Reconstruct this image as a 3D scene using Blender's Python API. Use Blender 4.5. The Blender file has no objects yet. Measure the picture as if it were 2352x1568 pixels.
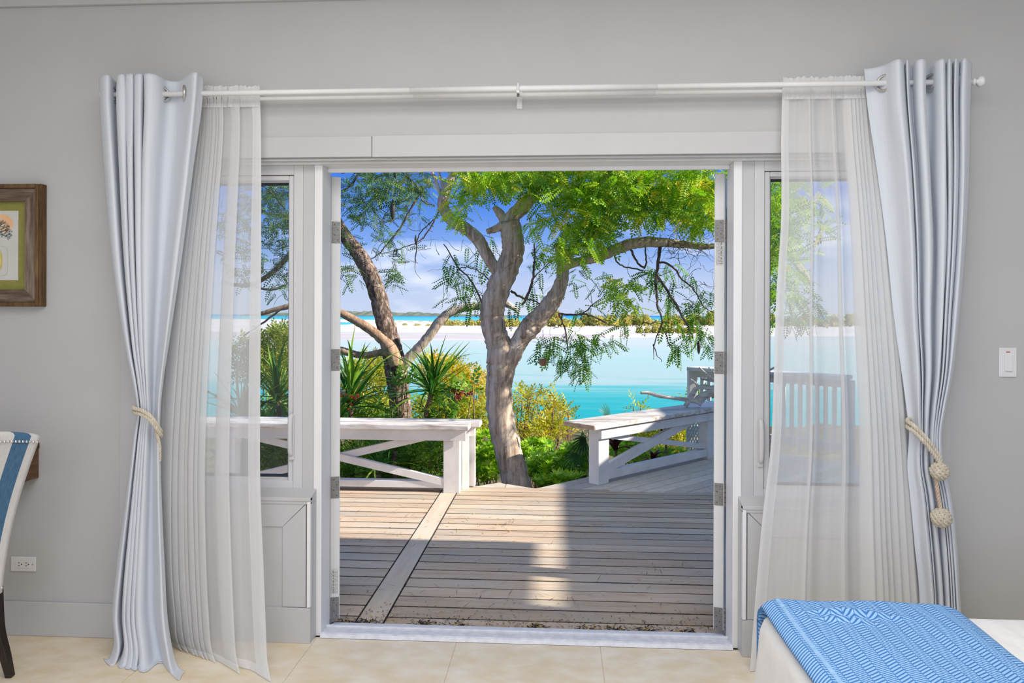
import bpy, math, random
import numpy as np
from mathutils import Vector, Matrix

random.seed(7)
rng = np.random.default_rng(11)
S = bpy.context.scene
COL = S.collection

# ------------------------------------------------------------------ camera
F = 1700.0; CX = 1176.0; CY = 723.5; TH = math.atan(103 / 1700); RO = 0.0033
CAM = (0.0, -3.14, 1.42)
cd = bpy.data.cameras.new('camera'); cam = bpy.data.objects.new('camera', cd); COL.objects.link(cam)
cd.sensor_width = 36.0; cd.lens = 36.0 * F / 2352.0
cd.shift_y = -(784 - CY) / 2352.0
cd.clip_start = 0.05; cd.clip_end = 60000
cam.matrix_world = Matrix.Translation(CAM) @ Matrix.Rotation(TH, 4, 'Z') @ Matrix.Rotation(math.pi / 2, 4, 'X') @ Matrix.Rotation(RO, 4, 'Z')
S.camera = cam

# ------------------------------------------------------------------ view, sky, sun, added fill lights
S.view_settings.view_transform = 'Standard'; S.view_settings.look = 'None'
S.view_settings.gamma = 1.0; S.view_settings.use_curve_mapping = False
S.view_settings.exposure = 0.0
SUN_KX, SUN_KY = 1.8, 0.216
sun_dir = Vector((SUN_KX, -SUN_KY, 1.0)).normalized()
sd = bpy.data.lights.new('sun', 'SUN'); sd.energy = 9.0; sd.angle = math.radians(0.6); sd.color = (1.0, 0.90, 0.76)
so = bpy.data.objects.new('sun', sd); COL.objects.link(so)
so.rotation_euler = sun_dir.to_track_quat('Z', 'Y').to_euler(); so.location = (9, -2, 6)

W = bpy.data.worlds.new('sky'); S.world = W; W.use_nodes = True
nt = W.node_tree; nt.nodes.clear()
def wn(t, **k):
    n = nt.nodes.new(t)
    for a, b in k.items(): setattr(n, a, b)
    return n
out = wn('ShaderNodeOutputWorld'); bg = wn('ShaderNodeBackground'); tc = wn('ShaderNodeTexCoord')
sep = wn('ShaderNodeSeparateXYZ'); nt.links.new(tc.outputs['Generated'], sep.inputs[0])
ramp = wn('ShaderNodeValToRGB')
cr = ramp.color_ramp
cr.elements[0].position = 0.0; cr.elements[0].color = (0.60, 0.69, 0.90, 1)
cr.elements[1].position = 1.0; cr.elements[1].color = (0.20, 0.36, 0.72, 1)
for p, c in ((0.045, (0.53, 0.65, 0.92)), (0.09, (0.25, 0.44, 0.90)), (0.15, (0.085, 0.26, 0.86)), (0.22, (0.055, 0.20, 0.80)), (0.45, (0.10, 0.26, 0.74))):
    e = cr.elements.new(p); e.color = c + (1,)
nt.links.new(sep.outputs['Z'], ramp.inputs[0])
# thin wispy clouds over the whole sky
mp = wn('ShaderNodeMapping'); mp.inputs['Scale'].default_value = (1.6, 1.6, 5.0); mp.inputs['Location'].default_value = (0.6, 3.2, 2.6)
nz = wn('ShaderNodeTexNoise'); nz.inputs['Scale'].default_value = 2.1; nz.inputs['Detail'].default_value = 5; nz.inputs['Roughness'].default_value = 0.5
nt.links.new(tc.outputs['Generated'], mp.inputs[0]); nt.links.new(mp.outputs[0], nz.inputs['Vector'])
r2 = wn('ShaderNodeValToRGB'); r2.color_ramp.elements[0].position = 0.53; r2.color_ramp.elements[1].position = 0.74
nt.links.new(nz.outputs['Fac'], r2.inputs[0])
mx = wn('ShaderNodeMixRGB'); mx.inputs[2].default_value = (1.5, 1.47, 1.42, 1)
mul = wn('ShaderNodeMath', operation='MULTIPLY'); mul.inputs[1].default_value = 0.85
nt.links.new(r2.outputs[0], mul.inputs[0]); nt.links.new(mul.outputs[0], mx.inputs[0])
nt.links.new(ramp.outputs[0], mx.inputs[1]); nt.links.new(mx.outputs[0], bg.inputs[0])
bg.inputs[1].default_value = 1.0
nt.links.new(bg.outputs[0], out.inputs[0])

def area(name, loc, target, sx, sy, energy, color=(1, 1, 1)):
    l = bpy.data.lights.new(name, 'AREA'); l.shape = 'RECTANGLE'; l.size = sx; l.size_y = sy; l.energy = energy; l.color = color
    o = bpy.data.objects.new(name, l); COL.objects.link(o); o.location = loc
    o.rotation_euler = (Vector(loc) - Vector(target)).to_track_quat('Z', 'Y').to_euler()
    return o
# added fill lights without a seen source: one behind the camera, one overhead
area('added_rear_fill', (-0.2, -5.9, 1.75), (-0.2, 0, 1.6), 4.6, 2.0, 60, (0.97, 0.985, 1.0))
area('added_overhead_fill', (0.0, -2.0, 2.84), (0.0, -2.0, 0), 3.0, 1.8, 58, (1.0, 0.985, 0.96))

# ------------------------------------------------------------------ pixel -> place helpers
def ray(x, y):
    dx, dy = x - CX, y - CY; c, s = math.cos(RO), math.sin(RO)
    a = (dx * c + dy * s) / F; b = -(-dx * s + dy * c) / F
    return (math.cos(TH) * a - math.sin(TH), math.sin(TH) * a + math.cos(TH), b)
def PY(x, y, Y):
    d = ray(x, y); t = (Y - CAM[1]) / d[1]
    return Vector((CAM[0] + t * d[0], Y, CAM[2] + t * d[2]))
def PZ(x, y, Z):
    d = ray(x, y); t = (Z - CAM[2]) / d[2]
    return Vector((CAM[0] + t * d[0], CAM[1] + t * d[1], Z))
def PXM(Y):  # metres per pixel at distance of plane Y
    return (Y - CAM[1]) / F

# ------------------------------------------------------------------ materials
def new_mat(name):
    m = bpy.data.materials.new(name); m.use_nodes = True
    t = m.node_tree; b = t.nodes['Principled BSDF']
    return m, t, b
def lk(t, a, b): t.links.new(a, b)
def nd(t, ty, **k):
    n = t.nodes.new(ty)
    for a, b in k.items(): setattr(n, a, b)
    return n
def coords(t, scale=(1, 1, 1), kind='Object'):
    c = nd(t, 'ShaderNodeTexCoord'); m = nd(t, 'ShaderNodeMapping'); m.inputs['Scale'].default_value = scale
    lk(t, c.outputs[kind], m.inputs[0]); return m.outputs[0]
def noise(t, vec, scale, detail=4, rough=0.55):
    n = nd(t, 'ShaderNodeTexNoise'); n.inputs['Scale'].default_value = scale; n.inputs['Detail'].default_value = detail
    n.inputs['Roughness'].default_value = rough; lk(t, vec, n.inputs['Vector']); return n.outputs['Fac']
def ramp_of(t, fac, stops):
    r = nd(t, 'ShaderNodeValToRGB'); e = r.color_ramp.elements
    e[0].position, e[0].color = stops[0][0], tuple(stops[0][1]) + (1,)
    e[1].position, e[1].color = stops[-1][0], tuple(stops[-1][1]) + (1,)
    for p, c in stops[1:-1]:
        q = e.new(p); q.color = tuple(c) + (1,)
    lk(t, fac, r.inputs[0]); return r.outputs[0]
def bump(t, b, fac, strength, dist=0.01):
    n = nd(t, 'ShaderNodeBump'); n.inputs['Strength'].default_value = strength; n.inputs['Distance'].default_value = dist
    lk(t, fac, n.inputs['Height']); lk(t, n.outputs[0], b.inputs['Normal'])
def simple(name, c1, c2, scale=6, rough=0.5, bs=0.0, bscale=80, stretch=(1, 1, 1), spec=0.4, metal=0.0, detail=5, lo=0.35, hi=0.65):
    m, t, b = new_mat(name); v = coords(t, stretch)
    f = noise(t, v, scale, detail); lk(t, ramp_of(t, f, [(lo, c1), (hi, c2)]), b.inputs['Base Color'])
    b.inputs['Roughness'].default_value = rough; b.inputs['Specular IOR Level'].default_value = spec; b.inputs['Metallic'].default_value = metal
    if bs: bump(t, b, noise(t, v, bscale, 3), bs)
    return m

M = {}
M['wall'] = simple('wall_paint', (0.545, 0.545, 0.545), (0.565, 0.565, 0.565), 2.5, 0.75, 0.03, 220, spec=0.25)
M['ceiling'] = simple('ceiling_paint', (0.80, 0.79, 0.78), (0.82, 0.81, 0.80), 2, 0.8, spec=0.2)
M['trim'] = simple('trim_paint', (0.555, 0.555, 0.56), (0.58, 0.58, 0.585), 3, 0.38, 0.02, 60, spec=0.4)
M['jamb'] = simple('daylit_jamb_white', (0.84, 0.84, 0.85), (0.87, 0.87, 0.88), 5, 0.4)  # lighter than the trim: daylight on the opening put into the colour
M['door'] = simple('door_paint', (0.76, 0.76, 0.765), (0.80, 0.80, 0.80), 5, 0.35, 0.02, 40)
M['vinyl'] = simple('window_vinyl', (0.63, 0.63, 0.64), (0.66, 0.66, 0.67), 4, 0.35)
M['tile'] = simple('floor_limestone', (0.82, 0.68, 0.47), (0.92, 0.83, 0.68), 7, 0.36, 0.04, 90, stretch=(1, 1.6, 1), spec=0.4, detail=9)
M['grout'] = simple('grout', (0.72, 0.62, 0.46), (0.78, 0.70, 0.55), 9, 0.8)
M['alu'] = simple('threshold_aluminium', (0.74, 0.75, 0.82), (0.86, 0.87, 0.92), 30, 0.45, 0.05, 120, metal=0.05)
M['steel'] = simple('brushed_steel', (0.20, 0.195, 0.19), (0.30, 0.29, 0.28), 40, 0.5, metal=0.3, stretch=(1, 1, 6))
M['screw'] = simple('screw_metal', (0.10, 0.10, 0.10), (0.16, 0.16, 0.16), 30, 0.4, metal=0.8)
M['nickel'] = simple('nickel', (0.55, 0.54, 0.52), (0.68, 0.67, 0.65), 25, 0.25, metal=1.0)
M['gasket'] = simple('black_gasket', (0.02, 0.02, 0.022), (0.035, 0.035, 0.04), 20, 0.6)
M['rod'] = simple('white_rod', (0.82, 0.82, 0.82), (0.86, 0.86, 0.86), 9, 0.3)
M['plate'] = simple('white_plastic', (0.80, 0.80, 0.81), (0.84, 0.84, 0.85), 9, 0.3)
M['dark'] = simple('dark_slot', (0.02, 0.02, 0.02), (0.05, 0.04, 0.04), 30, 0.6)
M['redprint'] = simple('red_print', (0.35, 0.05, 0.04), (0.45, 0.1, 0.08), 30, 0.6)
M['rope'] = simple('cotton_rope', (0.60, 0.53, 0.42), (0.74, 0.68, 0.57), 60, 0.85, 0.3, 400, spec=0.1)
M['rope_peach'] = simple('cotton_rope_peach', (0.62, 0.46, 0.36), (0.74, 0.58, 0.46), 60, 0.85, 0.3, 400, spec=0.1)
M['deck'] = None
M['wpaint'] = simple('weathered_white_paint', (0.72, 0.70, 0.69), (0.85, 0.84, 0.83), 5, 0.55, 0.05, 60, stretch=(1, 1, 1), detail=8)
M['capwood'] = simple('worn_cap_paint', (0.34, 0.28, 0.24), (0.80, 0.77, 0.75), 6, 0.6, 0.2, 60, stretch=(0.6, 4, 4), detail=9, lo=0.33, hi=0.58)
M['endgrain'] = simple('raw_end_grain', (0.36, 0.24, 0.14), (0.58, 0.44, 0.30), 14, 0.7, 0.2, 90, stretch=(1, 1, 5))
M['lattice'] = simple('lattice_paint', (0.50, 0.62, 0.66), (0.62, 0.72, 0.76), 5, 0.6)
M['driftwood'] = simple('driftwood', (0.46, 0.42, 0.39), (0.82, 0.79, 0.77), 9, 0.7, 0.4, 70, stretch=(1, 1, 4), detail=8)
M['stem'] = simple('plant_stem', (0.16, 0.10, 0.06), (0.36, 0.25, 0.16), 12, 0.8, 0.3, 80)
M['twig'] = simple('twig_bark', (0.06, 0.045, 0.045), (0.20, 0.15, 0.13), 9, 0.8)
M['legwood'] = simple('espresso_wood', (0.012, 0.008, 0.007), (0.03, 0.02, 0.015), 12, 0.3, stretch=(6, 6, 1), spec=0.5)
M['coconut'] = simple('coconut_shell', (0.24, 0.13, 0.07), (0.48, 0.30, 0.19), 14, 0.8, 0.4, 60)
M['pod'] = simple('dark_pod', (0.012, 0.014, 0.012), (0.05, 0.05, 0.04), 14, 0.6)
M['cord'] = simple('hanging_cord', (0.3, 0.28, 0.25), (0.4, 0.38, 0.34), 14, 0.8)
M['berry'] = simple('red_berry', (0.75, 0.05, 0.015), (0.9, 0.12, 0.03), 12, 0.35)
M['petal'] = simple('crimson_petal', (0.20, 0.01, 0.02), (0.42, 0.04, 0.06), 12, 0.6)
M['sand'] = simple('sand', (0.64, 0.60, 0.57), (0.80, 0.76, 0.73), 0.03, 0.9, spec=0.05, detail=7)
M['soil'] = simple('soil', (0.06, 0.07, 0.03), (0.20, 0.17, 0.09), 1.4, 0.95, spec=0.05, detail=8)
M['island'] = simple('island_scrub', (0.11, 0.15, 0.12), (0.23, 0.26, 0.19), 0.02, 0.95, spec=0.02, detail=8)
M['roof'] = simple('roof_boards', (0.62, 0.60, 0.58), (0.72, 0.70, 0.68), 4, 0.7)
M['siding'] = simple('house_siding', (0.72, 0.72, 0.72), (0.78, 0.78, 0.78), 4, 0.7)
M['gap_shade'] = simple('shaded_board_edge', (0.05, 0.04, 0.035), (0.12, 0.10, 0.085), 30, 0.9)  # board sides coloured dark: shade of the gaps put into the colour
M['mat_board'] = simple('olive_mat_board', (0.25, 0.24, 0.055), (0.29, 0.28, 0.075), 30, 0.8)
M['paper'] = simple('print_paper', (0.62, 0.61, 0.58), (0.66, 0.65, 0.62), 8, 0.8)
M['sunset'] = simple('print_sunset', (0.85, 0.46, 0.22), (0.90, 0.62, 0.42), 8, 0.8)
M['ink'] = simple('print_ink', (0.02, 0.05, 0.05), (0.05, 0.12, 0.12), 30, 0.8)
M['inkteal'] = simple('print_foliage', (0.10, 0.20, 0.20), (0.24, 0.34, 0.32), 40, 0.8)
M['yellow'] = simple('print_yellow', (0.68, 0.56, 0.12), (0.78, 0.68, 0.28), 30, 0.8)
M['fruitline'] = simple('print_fruit_line', (0.42, 0.34, 0.06), (0.5, 0.40, 0.08), 30, 0.8)
M['jar'] = simple('print_jar_line', (0.50, 0.51, 0.48), (0.54, 0.55, 0.52), 30, 0.8)
M['nail'] = simple('nailhead_chrome', (0.75, 0.74, 0.72), (0.85, 0.84, 0.82), 20, 0.2, metal=1.0)
M['sticker'] = simple('sticker_paper', (0.68, 0.68, 0.66), (0.74, 0.74, 0.72), 20, 0.5)
M['print'] = simple('sticker_print', (0.03, 0.03, 0.03), (0.10, 0.10, 0.10), 200, 0.7)
M['teal_pool'] = simple('lagoon', (0.06, 0.50, 0.50), (0.10, 0.58, 0.58), 0.05, 0.4)

def wood_mat(name, c1, c2, c3, axis=(1, 12, 12), rough=0.7, bs=0.35, scale=3.0, patch=None):
    m, t, b = new_mat(name); v = coords(t, axis)
    oi = nd(t, 'ShaderNodeObjectInfo'); add = nd(t, 'ShaderNodeVectorMath', operation='ADD')
    mu = nd(t, 'ShaderNodeMath', operation='MULTIPLY'); mu.inputs[1].default_value = 37.0
    lk(t, oi.outputs['Random'], mu.inputs[0]); lk(t, v, add.inputs[0]); lk(t, mu.outputs[0], add.inputs[1])
    f = noise(t, add.outputs[0], scale, 8, 0.65)
    col = ramp_of(t, f, [(0.30, c1), (0.5, c2), (0.70, c3)])
    if patch:      # silvery weathered patches that wander over the boards
        pf = noise(t, coords(t, (0.9, 2.2, 1)), 1.3, 5, 0.6); pm = nd(t, 'ShaderNodeMixRGB'); pr_ = nd(t, 'ShaderNodeMapRange')
        pr_.inputs['From Min'].default_value = 0.42; pr_.inputs['From Max'].default_value = 0.66; pr_.inputs['To Max'].default_value = 0.75
        lk(t, pf, pr_.inputs[0]); lk(t, pr_.outputs[0], pm.inputs[0]); lk(t, col, pm.inputs[1]); pm.inputs[2].default_value = tuple(patch) + (1,); col = pm.outputs[0]
    hs = nd(t, 'ShaderNodeHueSaturation'); ma = nd(t, 'ShaderNodeMapRange'); ma.inputs['To Min'].default_value = 0.82; ma.inputs['To Max'].default_value = 1.14
    lk(t, oi.outputs['Random'], ma.inputs[0]); lk(t, ma.outputs[0], hs.inputs['Value']); lk(t, col, hs.inputs['Color'])
    lk(t, hs.outputs[0], b.inputs['Base Color']); b.inputs['Roughness'].default_value = rough; b.inputs['Specular IOR Level'].default_value = 0.25
    bump(t, b, f, bs, 0.004)
    return m
M['deck'] = wood_mat('weathered_deck', (0.44, 0.325, 0.235), (0.57, 0.44, 0.325), (0.65, 0.535, 0.42), (1.0, 10, 10), 0.75, 0.15, 2.0, (0.50, 0.47, 0.41))
M['deckdiag'] = wood_mat('weathered_deck_grey', (0.53, 0.46, 0.39), (0.63, 0.555, 0.48), (0.69, 0.62, 0.55), (5, 5, 9), 0.75, 0.25)
M['deckstrip'] = wood_mat('weathered_deck_strip', (0.48, 0.37, 0.28), (0.57, 0.465, 0.365), (0.64, 0.545, 0.44), (10, 1.0, 10), 0.75, 0.15, 2.0, (0.52, 0.49, 0.43))
M['barn_v'] = wood_mat('barn_wood', (0.06, 0.045, 0.035), (0.20, 0.145, 0.11), (0.36, 0.29, 0.235), (22, 22, 2.2), 0.85, 0.8, 2.0)
M['barn_h'] = wood_mat('barn_wood_rail', (0.055, 0.04, 0.03), (0.17, 0.12, 0.09), (0.33, 0.25, 0.19), (2.2, 22, 22), 0.85, 0.8, 2.0)
M['barn_edge'] = wood_mat('barn_wood_edge', (0.07, 0.038, 0.018), (0.15, 0.085, 0.04), (0.24, 0.145, 0.07), (20, 20, 3), 0.85, 0.8, 2.0)
M['desk'] = wood_mat('desk_wood', (0.06, 0.032, 0.018), (0.13, 0.07, 0.04), (0.21, 0.125, 0.08), (3, 3, 16), 0.55, 0.4, 3)

def bark_mat(name, c1, c2, c3, s=(5, 5, 1.6), bs=0.9, ck=(0.40, 0.33, 0.29)):
    m, t, b = new_mat(name); v = coords(t, s)
    f1 = noise(t, v, 3.2, 9, 0.66)
    vo = nd(t, 'ShaderNodeTexVoronoi', feature='DISTANCE_TO_EDGE'); vo.inputs['Scale'].default_value = 5.0; lk(t, v, vo.inputs['Vector'])
    crack = nd(t, 'ShaderNodeMapRange'); crack.inputs['From Max'].default_value = 0.035; lk(t, vo.outputs['Distance'], crack.inputs[0])
    n2 = noise(t, coords(t, (1, 1, 1)), 2.2, 4)
    fade = nd(t, 'ShaderNodeMapRange'); fade.inputs['From Min'].default_value = 0.36; fade.inputs['From Max'].default_value = 0.52; lk(t, n2, fade.inputs[0])
    mxx = nd(t, 'ShaderNodeMath', operation='MAXIMUM'); lk(t, crack.outputs[0], mxx.inputs[0]); lk(t, fade.outputs[0], mxx.inputs[1])
    col = ramp_of(t, f1, [(0.32, c1), (0.5, c2), (0.68, c3)])
    mix = nd(t, 'ShaderNodeMixRGB', blend_type='MULTIPLY'); mix.inputs[0].default_value = 1.0; lk(t, col, mix.inputs[1])
    lk(t, ramp_of(t, mxx.outputs[0], [(0.0, ck), (1.0, (1, 1, 1))]), mix.inputs[2])
    lk(t, mix.outputs[0], b.inputs['Base Color']); b.inputs['Roughness'].default_value = 0.9; b.inputs['Specular IOR Level'].default_value = 0.1
    ad = nd(t, 'ShaderNodeMath', operation='ADD'); lk(t, mxx.outputs[0], ad.inputs[0]); lk(t, f1, ad.inputs[1])
    bump(t, b, ad.outputs[0], bs, 0.02)
    return m
M['bark_pale'] = bark_mat('pale_bark', (0.22, 0.16, 0.12), (0.52, 0.42, 0.34), (0.74, 0.65, 0.56), (7, 7, 0.9), 0.6, (0.66, 0.60, 0.56))
M['bark_dark'] = bark_mat('dark_scaly_bark', (0.045, 0.035, 0.03), (0.17, 0.125, 0.10), (0.55, 0.44, 0.37), (11, 11, 4.0), 1.0)
M['bark_brown'] = bark_mat('brown_branch_bark', (0.22, 0.13, 0.08), (0.40, 0.26, 0.17), (0.55, 0.40, 0.28), (6, 6, 2.0), 0.6)

def leaf_mat(name, stops, trans=0.4, rough=0.45):
    m, t, b = new_mat(name); a = nd(t, 'ShaderNodeAttribute', attribute_name='tint')
    col = ramp_of(t, a.outputs['Fac'], stops)
    lk(t, col, b.inputs['Base Color']); b.inputs['Roughness'].default_value = rough; b.inputs['Specular IOR Level'].default_value = 0.35
    tr = nd(t, 'ShaderNodeBsdfTranslucent'); br = nd(t, 'ShaderNodeMixRGB', blend_type='MULTIPLY'); br.inputs[0].default_value = 1
    br.inputs[2].default_value = (1.0, 1.0, 0.45, 1); lk(t, col, br.inputs[1]); lk(t, br.outputs[0], tr.inputs[0])
    mi = nd(t, 'ShaderNodeMixShader'); mi.inputs[0].default_value = trans
    lk(t, b.outputs[0], mi.inputs[1]); lk(t, tr.outputs[0], mi.inputs[2]); lk(t, mi.outputs[0], t.nodes['Material Output'].inputs[0])
    return m
def leaf_obj_mat(name, stops, trans=0.35, rough=0.35):
    m = leaf_mat(name, stops, trans, rough); t = m.node_tree
    oi = nd(t, 'ShaderNodeObjectInfo')
    for n in t.nodes:
        if n.type == 'VALTORGB': lk(t, oi.outputs['Random'], n.inputs[0])
    return m
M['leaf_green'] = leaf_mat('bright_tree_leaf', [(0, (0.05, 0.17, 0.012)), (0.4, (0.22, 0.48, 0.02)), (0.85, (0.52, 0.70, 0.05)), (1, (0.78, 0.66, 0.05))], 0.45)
M['leaf_dark'] = leaf_mat('dark_tree_leaf', [(0, (0.03, 0.07, 0.03)), (0.5, (0.07, 0.17, 0.045)), (0.9, (0.18, 0.32, 0.05)), (1, (0.35, 0.38, 0.06))], 0.35)
M['leaf_yellow'] = leaf_mat('yellow_green_leaf', [(0, (0.20, 0.27, 0.03)), (0.4, (0.42, 0.46, 0.035)), (0.75, (0.68, 0.56, 0.04)), (1, (0.80, 0.45, 0.08))], 0.45)
M['leaf_bush'] = leaf_mat('glossy_bush_leaf', [(0, (0.13, 0.36, 0.02)), (0.5, (0.36, 0.64, 0.03)), (1, (0.66, 0.84, 0.10))], 0.4, 0.3)
M['leaf_deep'] = leaf_mat('deep_green_leaf', [(0, (0.03, 0.11, 0.025)), (0.5, (0.14, 0.36, 0.05)), (1, (0.50, 0.66, 0.10))], 0.45, 0.35)
M['leaf_dune'] = leaf_mat('dune_scrub_leaf', [(0, (0.36, 0.36, 0.09)), (0.5, (0.55, 0.50, 0.14)), (1, (0.68, 0.60, 0.22))], 0.3, 0.8)
M['blade'] = leaf_obj_mat('blade_leaf', [(0, (0.025, 0.12, 0.025)), (0.5, (0.09, 0.28, 0.04)), (0.85, (0.28, 0.50, 0.05)), (1, (0.55, 0.60, 0.10))])
M['palm'] = leaf_obj_mat('palm_leaf', [(0, (0.02, 0.08, 0.04)), (1, (0.08, 0.22, 0.07))])
M['ti'] = leaf_obj_mat('burgundy_leaf', [(0, (0.06, 0.008, 0.012)), (0.8, (0.14, 0.02, 0.03)), (1, (0.45, 0.10, 0.10))], 0.25)
M['litter_leaf'] = leaf_mat('leaf_litter', [(0, (0.03, 0.02, 0.012)), (0.6, (0.10, 0.06, 0.03)), (0.8, (0.28, 0.15, 0.07)), (1, (0.80, 0.55, 0.10))], 0.1, 0.8)

def glass_mat():
    m, t, b = new_mat('window_glass'); t.nodes.remove(b)
    tr = nd(t, 'ShaderNodeBsdfTransparent'); tr.inputs[0].default_value = (0.93, 0.96, 0.96, 1)
    gl = nd(t, 'ShaderNodeBsdfGlossy'); gl.inputs['Roughness'].default_value = 0.02
    v = coords(t); f = noise(t, v, 1.5, 2)
    r = ramp_of(t, f, [(0.3, (0.92, 0.95, 0.95)), (0.7, (0.95, 0.97, 0.97))]); lk(t, r, tr.inputs[0])
    fr = nd(t, 'ShaderNodeFresnel'); fr.inputs[0].default_value = 1.45
    mi = nd(t, 'ShaderNodeMixShader'); lk(t, fr.outputs[0], mi.inputs[0]); lk(t, tr.outputs[0], mi.inputs[1]); lk(t, gl.outputs[0], mi.inputs[2])
    lk(t, mi.outputs[0], t.nodes['Material Output'].inputs[0]); return m
M['glass'] = glass_mat()

def fabric_mat(name, c1, c2, weave=900, trans=0.0):
    m, t, b = new_mat(name); v = coords(t, (1, 1, 1), 'UV')
    w1 = nd(t, 'ShaderNodeTexWave', bands_direction='X'); w1.inputs['Scale'].default_value = weave; lk(t, v, w1.inputs['Vector'])
    w2 = nd(t, 'ShaderNodeTexWave', bands_direction='Y'); w2.inputs['Scale'].default_value = weave; lk(t, v, w2.inputs['Vector'])
    ad = nd(t, 'ShaderNodeMath', operation='ADD'); lk(t, w1.outputs['Fac'], ad.inputs[0]); lk(t, w2.outputs['Fac'], ad.inputs[1])
    f = noise(t, coords(t, (160, 12, 1), 'UV'), 1.0, 4)
    lk(t, ramp_of(t, f, [(0.3, c1), (0.7, c2)]), b.inputs['Base Color']); b.inputs['Roughness'].default_value = 0.9; b.inputs['Specular IOR Level'].default_value = 0.1
    b.inputs['Sheen Weight'].default_value = 0.2
    bump(t, b, ad.outputs[0], 0.05, 0.001)
    if trans:
        tr = nd(t, 'ShaderNodeBsdfTranslucent'); tr.inputs[0].default_value = tuple(c2) + (1,)
        mi = nd(t, 'ShaderNodeMixShader'); mi.inputs[0].default_value = trans
        lk(t, b.outputs[0], mi.inputs[1]); lk(t, tr.outputs[0], mi.inputs[2]); lk(t, mi.outputs[0], t.nodes['Material Output'].inputs[0])
    return m
M['curtain'] = fabric_mat('pale_blue_grey_curtain', (0.735, 0.775, 0.845), (0.795, 0.83, 0.89), 300, 0.12)
def sheer_mat(name, opac):
    m, t, b = new_mat(name)
    f = noise(t, coords(t, (60, 5, 1), 'UV'), 1.0, 3)
    lk(t, ramp_of(t, f, [(0.3, (0.95, 0.95, 0.95)), (0.7, (0.98, 0.98, 0.98))]), b.inputs['Base Color']); b.inputs['Roughness'].default_value = 0.9; b.inputs['Specular IOR Level'].default_value = 0.05
    tl = nd(t, 'ShaderNodeBsdfTranslucent'); tl.inputs[0].default_value = (0.95, 0.95, 0.95, 1)
    a = nd(t, 'ShaderNodeMixShader'); a.inputs[0].default_value = 0.30; lk(t, b.outputs[0], a.inputs[1]); lk(t, tl.outputs[0], a.inputs[2])
    tp = nd(t, 'ShaderNodeBsdfTransparent'); mi = nd(t, 'ShaderNodeMixShader')
    # a sheer weave covers more when seen edge-on: facing only, no ray tricks
    ma = nd(t, 'ShaderNodeMapRange'); ma.inputs['To Min'].default_value = opac - 0.05; ma.inputs['To Max'].default_value = opac + 0.05; lk(t, f, ma.inputs[0])
    lk(t, ma.outputs[0], mi.inputs[0]); lk(t, tp.outputs[0], mi.inputs[1]); lk(t, a.outputs[0], mi.inputs[2])
    lk(t, mi.outputs[0], t.nodes['Material Output'].inputs[0]); return m
M['sheer'] = sheer_mat('white_voile', 0.55)
M['sheer_hem'] = sheer_mat('white_voile_double', 0.74)

def bedspread_mat():
    m, t, b = new_mat('white_matelasse'); v = coords(t)
    f = noise(t, v, 14, 2); w = nd(t, 'ShaderNodeTexWave'); w.inputs['Scale'].default_value = 5; w.inputs['Distortion'].default_value = 9; lk(t, v, w.inputs['Vector'])
    lk(t, ramp_of(t, f, [(0.3, (0.80, 0.79, 0.78)), (0.7, (0.86, 0.85, 0.84))]), b.inputs['Base Color']); b.inputs['Roughness'].default_value = 0.9
    bump(t, b, w.outputs['Fac'], 0.35, 0.006); return m
M['bedspread'] = bedspread_mat()

def throw_mat():
    m, t, b = new_mat('blue_herringbone'); c = nd(t, 'ShaderNodeTexCoord'); s = nd(t, 'ShaderNodeSeparateXYZ'); lk(t, c.outputs['UV'], s.inputs[0])
    def mth(op, a, bb=None):
        n = nd(t, 'ShaderNodeMath', operation=op)
        if hasattr(a, 'links'): lk(t, a, n.inputs[0])
        else: n.inputs[0].default_value = a
        if bb is not None:
            if hasattr(bb, 'links'): lk(t, bb, n.inputs[1])
            else: n.inputs[1].default_value = bb
        return n.outputs[0]
    pp = mth('PINGPONG', s.outputs[0], 0.030)
    zig = mth('ADD', s.outputs[1], mth('MULTIPLY', pp, 0.75))
    line = mth('PINGPONG', zig, 0.0058)
    f = mth('DIVIDE', line, 0.0058)
    col = ramp_of(t, f, [(0.25, (0.06, 0.20, 0.52)), (0.6, (0.36, 0.60, 0.92))])
    seam = mth('GREATER_THAN', mth('ABSOLUTE', mth('SUBTRACT', mth('DIVIDE', pp, 0.030), 0.5)), 0.47)
    mi = nd(t, 'ShaderNodeMixRGB'); mi.inputs[2].default_value = (0.08, 0.24, 0.56, 1); lk(t, seam, mi.inputs[0]); lk(t, col, mi.inputs[1])
    lk(t, mi.outputs[0], b.inputs['Base Color']); b.inputs['Roughness'].default_value = 0.95; b.inputs['Specular IOR Level'].default_value = 0.08
    bump(t, b, f, 0.6, 0.003); return m
M['throw'] = throw_mat()
M['throw_hem'] = simple('pale_blue_hem', (0.28, 0.50, 0.82), (0.38, 0.60, 0.88), 60, 0.95, 0.3, 300, spec=0.05)

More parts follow.
